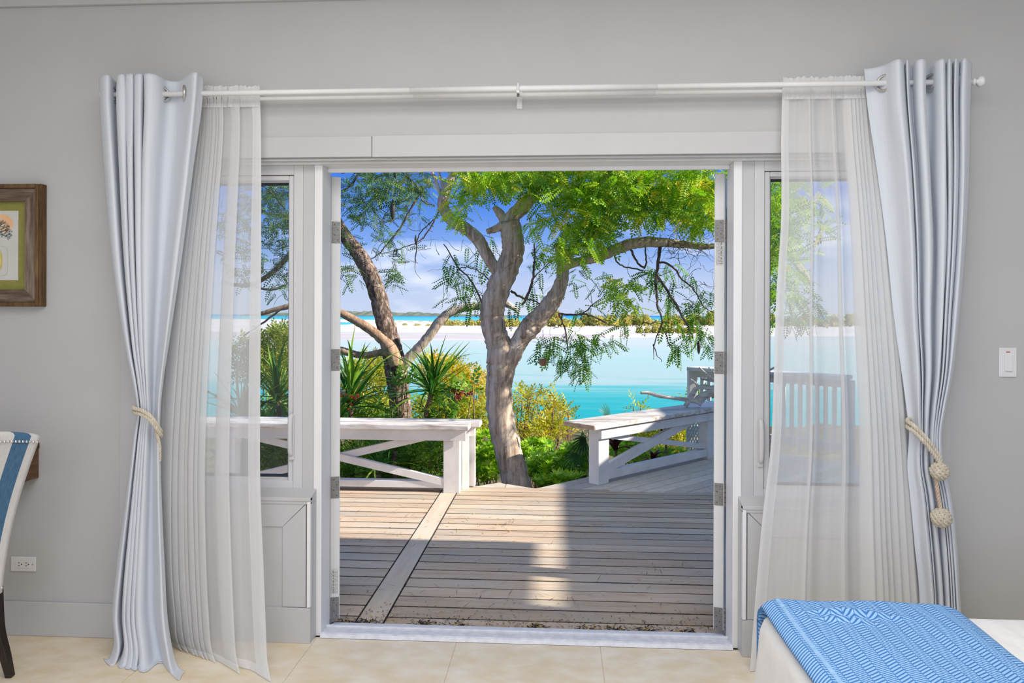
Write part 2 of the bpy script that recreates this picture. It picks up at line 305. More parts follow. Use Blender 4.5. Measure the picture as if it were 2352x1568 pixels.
def chair_mat():
    m, t, b = new_mat('striped_linen'); c = nd(t, 'ShaderNodeTexCoord'); s = nd(t, 'ShaderNodeSeparateXYZ'); lk(t, c.outputs['UV'], s.inputs[0])
    v = coords(t, (90, 90, 1), 'UV'); f = noise(t, coords(t, (240, 30, 1), 'UV'), 1, 4)
    # stripes along the height; uv x = metres from the far edge
    md = nd(t, 'ShaderNodeMath', operation='PINGPONG'); md.inputs[1].default_value = 0.24; lk(t, s.outputs[0], md.inputs[0])
    a = nd(t, 'ShaderNodeMath', operation='GREATER_THAN'); a.inputs[1].default_value = 0.043; lk(t, md.outputs[0], a.inputs[0])
    bb = nd(t, 'ShaderNodeMath', operation='LESS_THAN'); bb.inputs[1].default_value = 0.118; lk(t, md.outputs[0], bb.inputs[0])
    g = nd(t, 'ShaderNodeMath', operation='MULTIPLY'); lk(t, a.outputs[0], g.inputs[0]); lk(t, bb.outputs[0], g.inputs[1])
    mi = nd(t, 'ShaderNodeMixRGB'); lk(t, g.outputs[0], mi.inputs[0])
    lk(t, ramp_of(t, f, [(0.3, (0.70, 0.69, 0.68)), (0.7, (0.80, 0.79, 0.78))]), mi.inputs[1])
    lk(t, ramp_of(t, f, [(0.3, (0.045, 0.13, 0.25)), (0.7, (0.10, 0.23, 0.38))]), mi.inputs[2])
    lk(t, mi.outputs[0], b.inputs['Base Color']); b.inputs['Roughness'].default_value = 0.9; bump(t, b, f, 0.15, 0.002); return m
M['chair'] = chair_mat()

def water_mat():
    m, t, b = new_mat('shallow_sea'); c = nd(t, 'ShaderNodeTexCoord'); s = nd(t, 'ShaderNodeSeparateXYZ'); lk(t, c.outputs['Object'], s.inputs[0])
    # depth bands of the sea bed along the distance, bent by noise
    n1 = noise(t, coords(t, (0.010, 0.03, 1)), 1.0, 4)
    n2 = noise(t, coords(t, (0.05, 0.35, 1)), 1.0, 5)
    off = nd(t, 'ShaderNodeMath', operation='MULTIPLY_ADD'); off.inputs[1].default_value = 0.16; off.inputs[2].default_value = -0.08; lk(t, n1, off.inputs[0])
    off2 = nd(t, 'ShaderNodeMath', operation='MULTIPLY_ADD'); off2.inputs[1].default_value = 0.26; lk(t, n2, off2.inputs[0]); lk(t, off.outputs[0], off2.inputs[2])
    lg = nd(t, 'ShaderNodeMath', operation='LOGARITHM'); lg.inputs[1].default_value = 10.0
    ab = nd(t, 'ShaderNodeMath', operation='MAXIMUM'); ab.inputs[1].default_value = 1.0; lk(t, s.outputs[1], ab.inputs[0]); lk(t, ab.outputs[0], lg.inputs[0])
    su = nd(t, 'ShaderNodeMath', operation='ADD'); lk(t, lg.outputs[0], su.inputs[0]); lk(t, off2.outputs[0], su.inputs[1])
    mr = nd(t, 'ShaderNodeMapRange'); mr.inputs['From Min'].default_value = 1.0; mr.inputs['From Max'].default_value = 4.5; lk(t, su.outputs[0], mr.inputs[0])
    P = lambda d: (math.log10(d) - 1.0) / 3.5
    col = ramp_of(t, mr.outputs[0], [(P(30), (0.015, 0.33, 0.35)), (P(60), (0.02, 0.36, 0.385)), (P(76), (0.09, 0.42, 0.43)), (P(92), (0.36, 0.51, 0.50)), (P(140), (0.37, 0.54, 0.53)), (P(260), (0.52, 0.57, 0.56)), (P(500), (0.22, 0.54, 0.56)), (P(1500), (0.08, 0.46, 0.54)), (P(4000), (0.03, 0.30, 0.55)), (P(20000), (0.02, 0.20, 0.48))])
    lk(t, col, b.inputs['Base Color']); b.inputs['Roughness'].default_value = 0.6; b.inputs['Specular IOR Level'].default_value = 0.04
    bn = noise(t, coords(t, (0.5, 1.6, 1)), 1.0, 5); bump(t, b, bn, 0.25, 0.35)
    return m
M['water'] = water_mat()

# ------------------------------------------------------------------ mesh helpers
class MB:
    def __init__(self): self.v = []; self.f = []; self.uv = {}
    def add(self, vs, fs):
        n = len(self.v); self.v += [tuple(p) for p in vs]; self.f += [tuple(i + n for i in f) for f in fs]; return self
    def box(self, x0, x1, y0, y1, z0, z1, T=None):
        p = [(x0, y0, z0), (x1, y0, z0), (x1, y1, z0), (x0, y1, z0), (x0, y0, z1), (x1, y0, z1), (x1, y1, z1), (x0, y1, z1)]
        if T is not None: p = [tuple(T @ Vector(q)) for q in p]
        return self.add(p, [(0, 3, 2, 1), (4, 5, 6, 7), (0, 1, 5, 4), (1, 2, 6, 5), (2, 3, 7, 6), (3, 0, 4, 7)])
    def prism(self, poly, z0, z1):
        n = len(poly)
        vs = [(p[0], p[1], z0) for p in poly] + [(p[0], p[1], z1) for p in poly]
        a = sum(poly[i][0] * poly[(i + 1) % n][1] - poly[(i + 1) % n][0] * poly[i][1] for i in range(n))
        fs = [tuple(range(n - 1, -1, -1)), tuple(range(n, 2 * n))] + [(i, (i + 1) % n, (i + 1) % n + n, i + n) for i in range(n)]
        if a < 0: fs = [tuple(reversed(f)) for f in fs]
        return self.add(vs, fs)
    def bar(self, a, b, w, h, up=(0, 0, 1)):
        a = Vector(a); b = Vector(b); d = (b - a); L = d.length; d.normalize(); u = Vector(up)
        s = u.cross(d).normalized(); u = d.cross(s).normalized()
        T = Matrix(((d.x, s.x, u.x, a.x), (d.y, s.y, u.y, a.y), (d.z, s.z, u.z, a.z), (0, 0, 0, 1)))
        return self.box(0, L, -w / 2, w / 2, -h / 2, h / 2, T)
    def tube(self, path, rad, n=10, cap=True, wob=0.0):
        path = [Vector(p) for p in path]; k = len(path)
        if not hasattr(rad, '__len__'): rad = [rad] * k
        t0 = (path[1] - path[0]).normalized(); nrm = t0.orthogonal().normalized(); vs = []; prev = t0
        for i, p in enumerate(path):
            t = (path[min(i + 1, k - 1)] - path[max(i - 1, 0)]).normalized()
            q = prev.rotation_difference(t); nrm = (q @ nrm).normalized(); nrm = (nrm - t * nrm.dot(t)).normalized(); prev = t
            bi = t.cross(nrm)
            for j in range(n):
                a = 2 * math.pi * j / n; r = rad[i] * (1 + (random.uniform(-wob, wob) if wob else 0))
                vs.append(p + (nrm * math.cos(a) + bi * math.sin(a)) * r)
        fs = [(i * n + j, i * n + (j + 1) % n, (i + 1) * n + (j + 1) % n, (i + 1) * n + j) for i in range(k - 1) for j in range(n)]
        if cap: fs += [tuple(range(n - 1, -1, -1)), tuple(range((k - 1) * n, k * n))]
        return self.add(vs, fs)
    def lathe(self, prof, c, axis='Z', n=20):
        vs = []; k = len(prof)
        for r, h in prof:
            for j in range(n):
                a = 2 * math.pi * j / n; x, y = r * math.cos(a), r * math.sin(a)
                vs.append((c[0] + x, c[1] + y, c[2] + h) if axis == 'Z' else ((c[0] + h, c[1] + x, c[2] + y) if axis == 'X' else (c[0] + y, c[1] + h, c[2] + x)))
        fs = [(i * n + j, i * n + (j + 1) % n, (i + 1) * n + (j + 1) % n, (i + 1) * n + j) for i in range(k - 1) for j in range(n)]
        fs += [tuple(range(n - 1, -1, -1)), tuple(range((k - 1) * n, k * n))]
        return self.add(vs, fs)
    def torus(self, c, R, r, T=None, n=28, m=10):
        vs = []
        for i in range(n):
            a = 2 * math.pi * i / n
            for j in range(m):
                b = 2 * math.pi * j / m; p = Vector(((R + r * math.cos(b)) * math.cos(a), (R + r * math.cos(b)) * math.sin(a), r * math.sin(b)))
                vs.append(Vector(c) + ((T @ p) if T is not None else p))
        fs = [(i * m + j, ((i + 1) % n) * m + j, ((i + 1) % n) * m + (j + 1) % m, i * m + (j + 1) % m) for i in range(n) for j in range(m)]
        return self.add(vs, fs)
    def ball(self, c, r, n=12, m=8, sq=(1, 1, 1)):
        vs = [Vector(c) + Vector((0, 0, -r * sq[2]))]
        for i in range(1, m):
            a = math.pi * i / m - math.pi / 2
            for j in range(n):
                b = 2 * math.pi * j / n; vs.append(Vector(c) + Vector((r * sq[0] * math.cos(a) * math.cos(b), r * sq[1] * math.cos(a) * math.sin(b), r * sq[2] * math.sin(a))))
        vs.append(Vector(c) + Vector((0, 0, r * sq[2]))); e = len(vs) - 1
        fs = [(0, 1 + (j + 1) % n, 1 + j) for j in range(n)]
        fs += [(1 + i * n + j, 1 + i * n + (j + 1) % n, 1 + (i + 1) * n + (j + 1) % n, 1 + (i + 1) * n + j) for i in range(m - 2) for j in range(n)]
        fs += [(1 + (m - 2) * n + j, 1 + (m - 2) * n + (j + 1) % n, e) for j in range(n)]
        return self.add(vs, fs)
    def grid(self, rows, uvs=None):
        h = len(rows); w = len(rows[0]); n = len(self.v)
        self.v += [tuple(p) for r in rows for p in r]
        self.f += [(n + i * w + j, n + i * w + j + 1, n + (i + 1) * w + j + 1, n + (i + 1) * w + j) for i in range(h - 1) for j in range(w - 1)]
        if uvs:
            for i in range(h):
                for j in range(w): self.uv[n + i * w + j] = uvs[i][j]
        return self

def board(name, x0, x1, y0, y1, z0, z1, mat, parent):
    me = mesh_of(name, B(x0, x1, y0, y1, z0, z1), mat); me.materials.append(M['gap_shade'])
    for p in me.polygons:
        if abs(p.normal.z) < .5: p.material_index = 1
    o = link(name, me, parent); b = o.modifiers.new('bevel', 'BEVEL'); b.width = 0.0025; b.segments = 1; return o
def tag(o, label=None, cat=None, group=None, kind=None):
    if label: o['label'] = label
    if cat: o['category'] = cat
    if group: o['group'] = group
    if kind: o['kind'] = kind
    return o
def mesh_of(name, mb, mat, smooth=False):
    me = bpy.data.meshes.new(name); me.from_pydata(mb.v, [], mb.f)
    if smooth: me.polygons.foreach_set('use_smooth', [True] * len(me.polygons))
    if mb.uv:
        ul = me.uv_layers.new(name='UVMap')
        for l in me.loops: ul.data[l.index].uv = mb.uv.get(l.vertex_index, (0, 0))
    me.materials.append(M[mat] if isinstance(mat, str) else mat); me.update(); return me
def link(name, me, parent=None):
    o = bpy.data.objects.new(name, me); COL.objects.link(o)
    if parent is not None:
        o.parent = parent; o.matrix_parent_inverse = Matrix.Translation(-Vector(parent.location)) if parent.type == 'EMPTY' else Matrix.Identity(4)
    return o
def obj(name, mb, mat, parent=None, smooth=False, bevel=0.0, seg=2, solid=0.0, **k):
    o = link(name, mesh_of(name, mb, mat, smooth), parent)
    if solid:
        s = o.modifiers.new('thickness', 'SOLIDIFY'); s.thickness = solid; s.offset = 0
    if bevel:
        b = o.modifiers.new('bevel', 'BEVEL'); b.width = bevel; b.segments = seg; b.limit_method = 'ANGLE'
    return tag(o, **k)
def thing(name, loc, label=None, cat=None, group=None, kind=None):
    o = bpy.data.objects.new(name, None); COL.objects.link(o); o.location = loc; o.empty_display_size = 0.1
    return tag(o, label, cat, group, kind)
def np_obj(name, V, Fc, mat, parent=None, tint=None, smooth=False, **k):
    me = bpy.data.meshes.new(name); V = np.asarray(V, dtype=np.float32); Fc = np.asarray(Fc, dtype=np.int32)
    m, q = Fc.shape
    me.vertices.add(len(V)); me.vertices.foreach_set('co', V.ravel())
    me.loops.add(m * q); me.loops.foreach_set('vertex_index', Fc.ravel())
    me.polygons.add(m); me.polygons.foreach_set('loop_start', np.arange(0, m * q, q, dtype=np.int32)); me.polygons.foreach_set('loop_total', np.full(m, q, dtype=np.int32))
    me.update(calc_edges=True); me.validate()
    if tint is not None:
        a = me.attributes.new('tint', 'FLOAT', 'POINT'); a.data.foreach_set('value', np.asarray(tint, dtype=np.float32))
    me.materials.append(M[mat]); o = link(name, me, parent); return tag(o, **k)
def cat_rom(pts, per=6):
    pts = [Vector(p) for p in pts]; o = []
    for i in range(len(pts) - 1):
        p0 = pts[max(i - 1, 0)]; p1 = pts[i]; p2 = pts[i + 1]; p3 = pts[min(i + 2, len(pts) - 1)]
        for k in range(per):
            t = k / per; t2 = t * t; t3 = t2 * t
            o.append(0.5 * ((2 * p1) + (p2 - p0) * t + (2 * p0 - 5 * p1 + 4 * p2 - p3) * t2 + (3 * p1 - p0 - 3 * p2 + p3) * t3))
    o.append(pts[-1]); return o
def B(x0, x1, y0, y1, z0, z1): return MB().box(x0, x1, y0, y1, z0, z1)

# ================================================================== ROOM SHELL
XL, XR, YB, ZC = -3.2, 3.4, -6.0, 2.87       # room sides, back, ceiling
OL, OR_, OT = -1.80, 1.50, 2.097             # recess for the door and its sidelights
fl = obj('floor', B(XL, XR, YB, 0.07, -0.12, -0.0035), 'grout', kind='structure')
tw = 0.613; k = 0
for i in range(-5, 6):
    for j in range(0, 10):
        x0 = -1.049 + 0.62 * i - 0.0 ; x1 = x0 + 0.6175
        y1 = 0.052 - 0.62 * j; y0 = y1 - 0.6175
        x0c, x1c, y0c, y1c = max(x0, XL), min(x1, XR), max(y0, YB), y1
        if x1c - x0c < 0.02 or y1c - y0c < 0.02: continue
        obj('floor_tile', B(x0c, x1c, y0c, y1c, -0.012, 0.0), 'tile', fl, bevel=0.0012, seg=1)
w = MB()
w.box(XL - 0.15, -1.91, 0.0, 0.2, -0.1, 3.1); w.box(1.61, XR + 0.15, 0.0, 0.2, -0.1, 3.1); w.box(-1.91, 1.61, 0.0, 0.2, 2.187, 3.1)
w.box(-1.91, OL, 0.012, 0.2, -0.1, 2.187); w.box(OR_, 1.61, 0.012, 0.2, -0.1, 2.187); w.box(OL, OR_, 0.012, 0.2, OT, 2.187)
obj('wall_north', w, 'wall', kind='structure')
obj('wall_west', B(XL - 0.15, XL, YB, 0, -0.1, 3.1), 'wall', kind='structure')
obj('wall_east', B(XR, XR + 0.15, YB, 0, -0.1, 3.1), 'wall', kind='structure')
w = MB(); w.box(XL, -2.5, YB - .15, YB, -.1, 3.1); w.box(2.1, XR, YB - .15, YB, -.1, 3.1); w.box(-2.5, 2.1, YB - .15, YB, -.1, .75); w.box(-2.5, 2.1, YB - .15, YB, 2.78, 3.1)
obj('wall_south', w, 'wall', kind='structure')
obj('ceiling', B(XL, XR, YB, 0, ZC, ZC + 0.12), 'ceiling', kind='structure')
obj('trim_1', B(XL, XR, -0.022, 0.0, 2.772, ZC), 'trim', bevel=0.004, kind='structure')           # crown board
obj('baseboard_left', B(XL, -1.911, -0.014, 0.0, 0, 0.15), 'trim', bevel=0.004, kind='structure')
obj('baseboard_right', B(1.611, XR, -0.014, 0.0, 0, 0.15), 'trim', bevel=0.004, kind='structure')
# casing boards of the opening
t2 = thing('trim_2', (-0.15, 0, 2.1), kind='structure')
obj('header_board', B(-1.91, -0.796, -0.006, 0.012, 2.098, 2.187), 'trim', t2, bevel=0.002)
obj('header_board', B(-0.793, 1.61, -0.009, 0.012, 2.096, 2.188), 'trim', t2, bevel=0.002)
obj('side_casing', B(-1.91, OL, -0.006, 0.012, 0, 2.098), 'trim', t2, bevel=0.002)
obj('side_casing', B(OR_, 1.61, -0.006, 0.012, 0, 2.096), 'trim', t2, bevel=0.002)
obj('head_bead', B(OL, OR_, 0.012, 0.03, 2.086, OT), 'trim', t2, bevel=0.003)
obj('head_jamb', B(OL, OR_, 0.05, 0.2, 2.081, OT), 'jamb', t2, bevel=0.002)
# door jambs, stops and mullion posts
t3 = thing('trim_3', (-0.15, 0.1, 0), kind='structure')
for s, xa, xb in ((-1, -1.125, -1.038), (1, 0.755, 0.842)):
    obj('mullion_post', B(xa, xb, 0.082, 0.2, 0, 2.081), 'trim', t3, bevel=0.002)
    xi = -1.038 if s < 0 else 0.755
    a, b = sorted((xi - s * 0.002, xi + s * 0.034))
    obj('jamb_casing', B(a, b, 0.074, 0.2, 0, 2.081), 'jamb', t3, bevel=0.003)
obj('door_stop', B(-1.036, 0.753, 0.15, 0.165, 2.062, 2.081), 'jamb', t3, bevel=0.002)

# low panelled bump-outs under the sidelights
def low_panel(n, xa, xb, inner):
    t = thing('trim_%d' % n, ((xa + xb) / 2, 0.04, 0), kind='structure')
    obj('panel_core', B(xa, xb, 0.014, 0.2, 0.0, 0.60), 'trim', t)
    obj('recessed_panel', B(xa + .1, xb - .1, 0.006, 0.014, 0.15, 0.52), 'trim', t)
    e = 0.0
    obj('bottom_rail', B(xa, xb, -0.006, 0.014, 0.0, 0.152), 'trim', t, bevel=0.002)
    sx0, sx1 = (xb - 0.125, xb - 0.022) if inner > 0 else (xa + 0.022, xa + 0.125)
    # mitred top rail and stile
    if inner > 0:
        obj('stile', MB().add([(sx0, 0, .154), (sx1, 0, .154), (sx1, 0, .60), (sx0, 0, .50), (sx0, .014, .154), (sx1, .014, .154), (sx1, .014, .60), (sx0, .014, .50)], [(0, 1, 2, 3), (4, 7, 6, 5), (0, 4, 5, 1), (1, 5, 6, 2), (2, 6, 7, 3), (3, 7, 4, 0)]), 'trim', t, bevel=0.0015, seg=1)
        obj('top_rail', MB().add([(xa, 0, .50), (sx0 - .001, 0, .50), (sx1 - .001, 0, .602), (xa, 0, .602), (xa, .014, .50), (sx0 - .001, .014, .50), (sx1 - .001, .014, .602), (xa, .014, .602)], [(0, 1, 2, 3), (4, 7, 6, 5), (0, 4, 5, 1), (1, 5, 6, 2), (2, 6, 7, 3), (3, 7, 4, 0)]), 'trim', t, bevel=0.0015, seg=1)
    else:
        obj('stile', MB().add([(sx0, 0, .154), (sx1, 0, .154), (sx1, 0, .50), (sx0, 0, .60), (sx0, .014, .154), (sx1, .014, .154), (sx1, .014, .50), (sx0, .014, .60)], [(0, 1, 2, 3), (4, 7, 6, 5), (0, 4, 5, 1), (1, 5, 6, 2), (2, 6, 7, 3), (3, 7, 4, 0)]), 'trim', t, bevel=0.0015, seg=1)
        obj('top_rail', MB().add([(sx1 + .001, 0, .50), (xb, 0, .50), (xb, 0, .602), (sx0 + .001, 0, .602), (sx1 + .001, .014, .50), (xb, .014, .50), (xb, .014, .602), (sx0 + .001, .014, .602)], [(0, 1, 2, 3), (4, 7, 6, 5), (0, 4, 5, 1), (1, 5, 6, 2), (2, 6, 7, 3), (3, 7, 4, 0)]), 'trim', t, bevel=0.0015, seg=1)
    # corner bead and cap moulding
    bx = (xb - 0.016, xb) if inner > 0 else (xa, xa + 0.016)
    obj('corner_bead', B(bx[0], bx[1], -0.008, 0.014, 0.154, 0.612), 'jamb', t, bevel=0.004)
    obj('cap_moulding', B(xa, xb, -0.008, 0.02, 0.612, 0.63), 'trim', t, bevel=0.004)
    obj('window_stool', MB().add([(xa, -0.004, .628), (xb, -0.004, .628), (xb, .09, .655), (xa, .09, .655), (xa, -0.004, .60), (xb, -0.004, .60), (xb, .09, .60), (xa, .09, .60)], [(0, 1, 2, 3), (4, 7, 6, 5), (0, 4, 5, 1), (1, 5, 6, 2), (2, 6, 7, 3), (3, 7, 4, 0)]), 'trim', t, bevel=0.002)
low_panel(4, OL, -1.058, 1)
low_panel(5, 0.775, OR_, -1)

# sidelight windows
def rect_frame(x0, x1, z0, z1, wd, y0, y1):
    return [('stile', B(x0, x0 + wd, y0, y1, z0, z1)), ('stile', B(x1 - wd, x1, y0, y1, z0, z1)), ('rail', B(x0 + wd, x1 - wd, y0, y1, z0, z0 + wd)), ('rail', B(x0 + wd, x1 - wd, y0, y1, z1 - wd, z1))]
def sidelight(n, x0, x1, handle_x):
    t = thing('window_%d' % n, ((x0 + x1) / 2, 0.1, 0.655), kind='structure')
    z0, z1 = 0.64, 2.081
    for nm, mb in rect_frame(x0, x1, z0, z1, 0.042, 0.079, 0.2): obj('frame_' + nm, mb, 'vinyl', t, bevel=0.003)
    a, b, c, d = x0 + 0.042, x1 - 0.042, z0 + 0.024, z1 - 0.042
    sash = obj('sash', MB(), 'vinyl', t) if False else None
    for nm, mb in rect_frame(a + .002, b - .002, c, d - .002, 0.022, 0.085, 0.17): obj('sash_' + nm, mb, 'vinyl', t, bevel=0.004)
    for nm, mb in rect_frame(a + .022, b - .022, c + .020, d - .022, 0.008, 0.100, 0.16): obj('glazing_bead', mb, 'vinyl', t, bevel=0.002)
    for nm, mb in rect_frame(a + .030, b - .030, c + .028, d - .030, 0.005, 0.112, 0.150): obj('gasket', mb, 'gasket', t)
    obj('pane', B(a + .030, b - .030, 0.128, 0.132, c + .028, d - .030), 'glass', t)
    h = obj('casement_handle', MB().tube(cat_rom([(handle_x, 0.078, 0.80), (handle_x, 0.060, 0.815), (handle_x, 0.055, 0.90), (handle_x, 0.062, 0.965), (handle_x, 0.078, 0.972)], 4), 0.011, 10), 'vinyl', t, smooth=True)
    obj('handle_plate', B(handle_x - .013, handle_x + .013, 0.070, 0.080, 0.775, 0.975), 'vinyl', h, bevel=0.005)
sidelight(1, OL, -1.125, -1.172)
sidelight(2, 0.842, OR_, 0.868)

# threshold
th = thing('trim_6', (-0.14, 0.15, 0), kind='structure')
obj('sill_plate', MB().add([(-1.036, 0.055, 0.0), (0.753, 0.055, 0.0), (0.753, 0.27, -0.075), (-1.036, 0.27, -0.075), (-1.036, 0.07, 0.012), (0.753, 0.07, 0.012), (0.753, 0.27, -0.020), (-1.036, 0.27, -0.020)], [(0, 3, 2, 1), (4, 5, 6, 7), (0, 1, 5, 4), (1, 2, 6, 5), (2, 3, 7, 6), (3, 0, 4, 7)]), 'alu', th)
for i in range(4): obj('sill_rib', B(-1.036, 0.753, 0.078 + i * .014, 0.084 + i * .014, 0.008, 0.0145 - i * .001), 'alu', th)
obj('sill_bumper', B(-1.036, 0.753, 0.142, 0.158, -0.005, 0.018), 'alu', th, bevel=0.003)

# open door leaves: glazed, hinged on the outside, swung out past square
def door_leaf(n, hinge, ang, side):
    # local: u along the leaf from the hinge, v thickness to the opening side, z up
    hx, hy = hinge
    d = Vector((math.sin(ang) * side, math.cos(ang), 0)); nv = Vector((-math.cos(ang) * side, math.sin(ang) , 0))
    T = Matrix(((d.x, nv.x, 0, hx), (d.y, nv.y, 0, hy), (0, 0, 1, 0), (0, 0, 0, 1)))
    t = thing('door_%d' % n, (hx, hy, 0), kind='structure')
    Wd, th_, z0, z1 = 0.885, 0.045, 0.012, 2.058
    obj('hinge_stile', MB().box(0, 0.115, 0.008, 0.008 + th_, z0, z1, T), 'door', t, bevel=0.0025)
    obj('lock_stile', MB().box(Wd - 0.15, Wd, 0.008, 0.008 + th_, z0, z1, T), 'door', t, bevel=0.0025)
    obj('top_rail', MB().box(0.115, Wd - 0.15, 0.008, 0.008 + th_, z1 - 0.13, z1, T), 'door', t, bevel=0.0025)
    obj('bottom_rail', MB().box(0.115, Wd - 0.15, 0.008, 0.008 + th_, z0, z0 + 0.25, T), 'door', t, bevel=0.0025)
    obj('pane', MB().box(0.115, Wd - 0.15, 0.028, 0.034, z0 + 0.25, z1 - 0.13, T), 'glass', t)
    obj('door_handle', MB().tube([T @ Vector(p) for p in cat_rom([(Wd - .06, .055, .98), (Wd - .06, .10, .98), (Wd - .07, .105, .98), (Wd - .17, .105, .98)], 3)], 0.009, 8), 'steel', t, smooth=True)
    hz = (1.80, 1.21, 0.62, 0.063)
    for q in hz:
        h = obj('hinge', MB().box(-0.003, 0.0, 0.012, 0.050, q - 0.05, q + 0.05, T), 'steel', t, bevel=0.0015)
        kn = MB()
        for i in range(5): kn.tube([T @ Vector((-0.003, 0.002, q - .052 + i * .021)), T @ Vector((-0.003, 0.002, q - .0335 + i * .021))], 0.0062, 10)
        obj('hinge_knuckle', kn, 'steel', h, smooth=False)
        for i in range(4): obj('screw', MB().lathe([(0.0032, 0), (0.0032, 0.001)], T @ Vector((-0.0035, 0.024 if i % 2 else 0.038, q - .036 + i * .024)), 'Y', 10), 'screw', h)
    zc = 1.705 if side > 0 else 0.185
    st = obj('label_sticker', MB().box(-0.0008, 0.0, 0.013, 0.047, zc - .06, zc + .06, T), 'sticker', t)
    pr = MB()
    for i in range(8):
        a = 0.0150 + i * 0.0038; w_ = 0.0024 if i == 2 else 0.0010; L0 = zc - .054
        while L0 < zc + .045:
            L1 = L0 + random.uniform(.004, .016); pr.box(-0.0012, -0.0006, a, a + w_, L0, min(L1, zc + .055), T); L0 = L1 + random.uniform(.0015, .006)
    obj('sticker_print', pr, 'print', st)
    return t
door_leaf(1, (-1.052, 0.222), math.radians(19.5), -1)
door_leaf(2, (0.757, 0.222), math.radians(15.5), 1)

# house outside: porch roof, the wing to the right
w = B(-6.0, 4.58, 0.2, 1.106, 2.55, 2.66); w.box(3.56, 4.58, -3.0, 0.2, 2.55, 2.66)  # second slab is unseen, added to block stray sun past the house end
obj('ceiling_porch', w, 'roof', kind='structure')
w = MB(); w.box(5.27, 8.5, -4, 4.9, 2.70, 2.85); w.box(5.6, 8.3, -4, 4.6, -1.5, 2.7)
obj('wall_wing', w, 'siding', kind='structure')

# ================================================================== DECK
ZD = -0.06
deck = obj('floor_deck', B(-5.0, 4.6, 0.21, 3.12, ZD - 0.16, ZD - 0.05), 'soil', kind='structure')
pitch = 0.1361; y = 0.445 - pitch
while y < 3.05:
    y0 = max(y, 0.275); y1 = min(y + pitch - 0.0072, 3.125)
    dz = random.uniform(-0.0015, 0.0015)
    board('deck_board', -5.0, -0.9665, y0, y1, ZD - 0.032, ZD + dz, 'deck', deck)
    seam = random.choice([None, 2.2, 1.4, 3.0])
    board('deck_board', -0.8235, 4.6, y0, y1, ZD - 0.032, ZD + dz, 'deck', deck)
    y += pitch
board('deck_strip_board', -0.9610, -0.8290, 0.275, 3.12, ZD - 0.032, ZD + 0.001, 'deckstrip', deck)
obj('deck_edge_board', B(-0.80, 0.45, 3.128, 3.19, ZD - 0.032, ZD + 0.001), 'deck', deck, bevel=0.003, seg=1)
obj('deck_edge_board', B(-5.0, -0.80, 3.128, 3.30, ZD - 0.032, ZD + 0.0), 'deck', deck, bevel=0.003, seg=1)
for (a, b, c, d) in (((-0.72, 3.195), (-0.44, 3.195), (-0.44, 3.32), (-0.505, 3.39)), ((-0.435, 3.195), (-0.21, 3.195), (-0.33, 3.27), (-0.435, 3.33))):
    obj('deck_corner_board', MB().prism([a, b, c, d], ZD - 0.032, ZD + 0.001), 'deckdiag', deck)
# diagonal boards beside the angled railing
RD = Vector((0.69, 0.725, 0)).normalized(); RN = Vector((RD.y, -RD.x, 0))      # along the railing, to the deck side
R0 = Vector((0.372, 3.348, 0))
def rail_pt(t, s, z=0): return R0 + RD * t + RN * s + Vector((0, 0, z))
for i in range(-2, 22):
    s0 = i * 0.136 - 0.01; s1 = s0 + 0.1290
    def hit(s):     # where the board line meets y = 3.13
        p = R0 + RN * s; t = (3.130 - p.y) / RD.y; return p + RD * t
    a, b = hit(s0), hit(s1)
    if i < 0: a = a + RD * 0.09; b = b + RD * 0.09
    e0, e1 = rail_pt(2.6, s0), rail_pt(2.6, s1)
    obj('deck_diagonal_board', MB().prism([a, b, e1, e0], ZD - 0.032, ZD + random.uniform(-.001, .001)), 'deckdiag', deck)
    o_ = deck.children[-1]; o_.data.materials.append(M['gap_shade'])
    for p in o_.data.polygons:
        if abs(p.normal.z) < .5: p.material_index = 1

# ------------------------------------------------------------------ bench-height railings
t = thing('bench_railing', (-1.8, 3.0, ZD), 'white bench railing with worn plank top along the far edge of the deck', 'railing')
for (x0, x1, y0, y1) in ((-4.2, -0.715, 2.865, 3.04), (-4.2, -0.64, 3.05, 3.24)):
    obj('top_plank', B(x0, x1, y0, y1, 0.475, 0.52), 'capwood', t, bevel=0.008, label='worn white plank with grey wood showing through')
obj('front_beam', B(-4.2, -0.745, 2.915, 2.952, 0.383, 0.475), 'wpaint', t, bevel=0.003)
obj('back_beam', B(-4.2, -0.70, 3.16, 3.20, 0.383, 0.475), 'wpaint', t, bevel=0.003)
obj('post', B(-0.938, -0.802, 2.965, 3.085, ZD, 0.475), 'wpaint', t, bevel=0.004)
obj('post', B(-0.80, -0.70, 3.205, 3.275, ZD, 0.475), 'wpaint', t, bevel=0.004)
obj('post', B(-0.80, -0.745, 3.09, 3.16, ZD, 0.475), 'wpaint', t, bevel=0.004)
obj('post', B(-2.85, -2.715, 2.965, 3.085, ZD, 0.475), 'wpaint', t, bevel=0.004)
obj('bottom_rail', B(-4.2, -0.94, 2.975, 3.06, -0.022, 0.034), 'wpaint', t, bevel=0.003)
for a, b, yb_ in (((-2.66, 0.02), (-1.10, 0.40), 3.010), ((-2.62, 0.40), (-0.94, 0.03), 2.990)):
    obj('cross_brace', MB().bar((a[0], yb_, a[1]), (b[0], yb_, b[1]), 0.044, 0.062), 'wpaint', t, bevel=0.003)
obj('kick_board', B(-4.2, -0.95, 3.07, 3.10, ZD, -0.022), 'deckdiag', t)

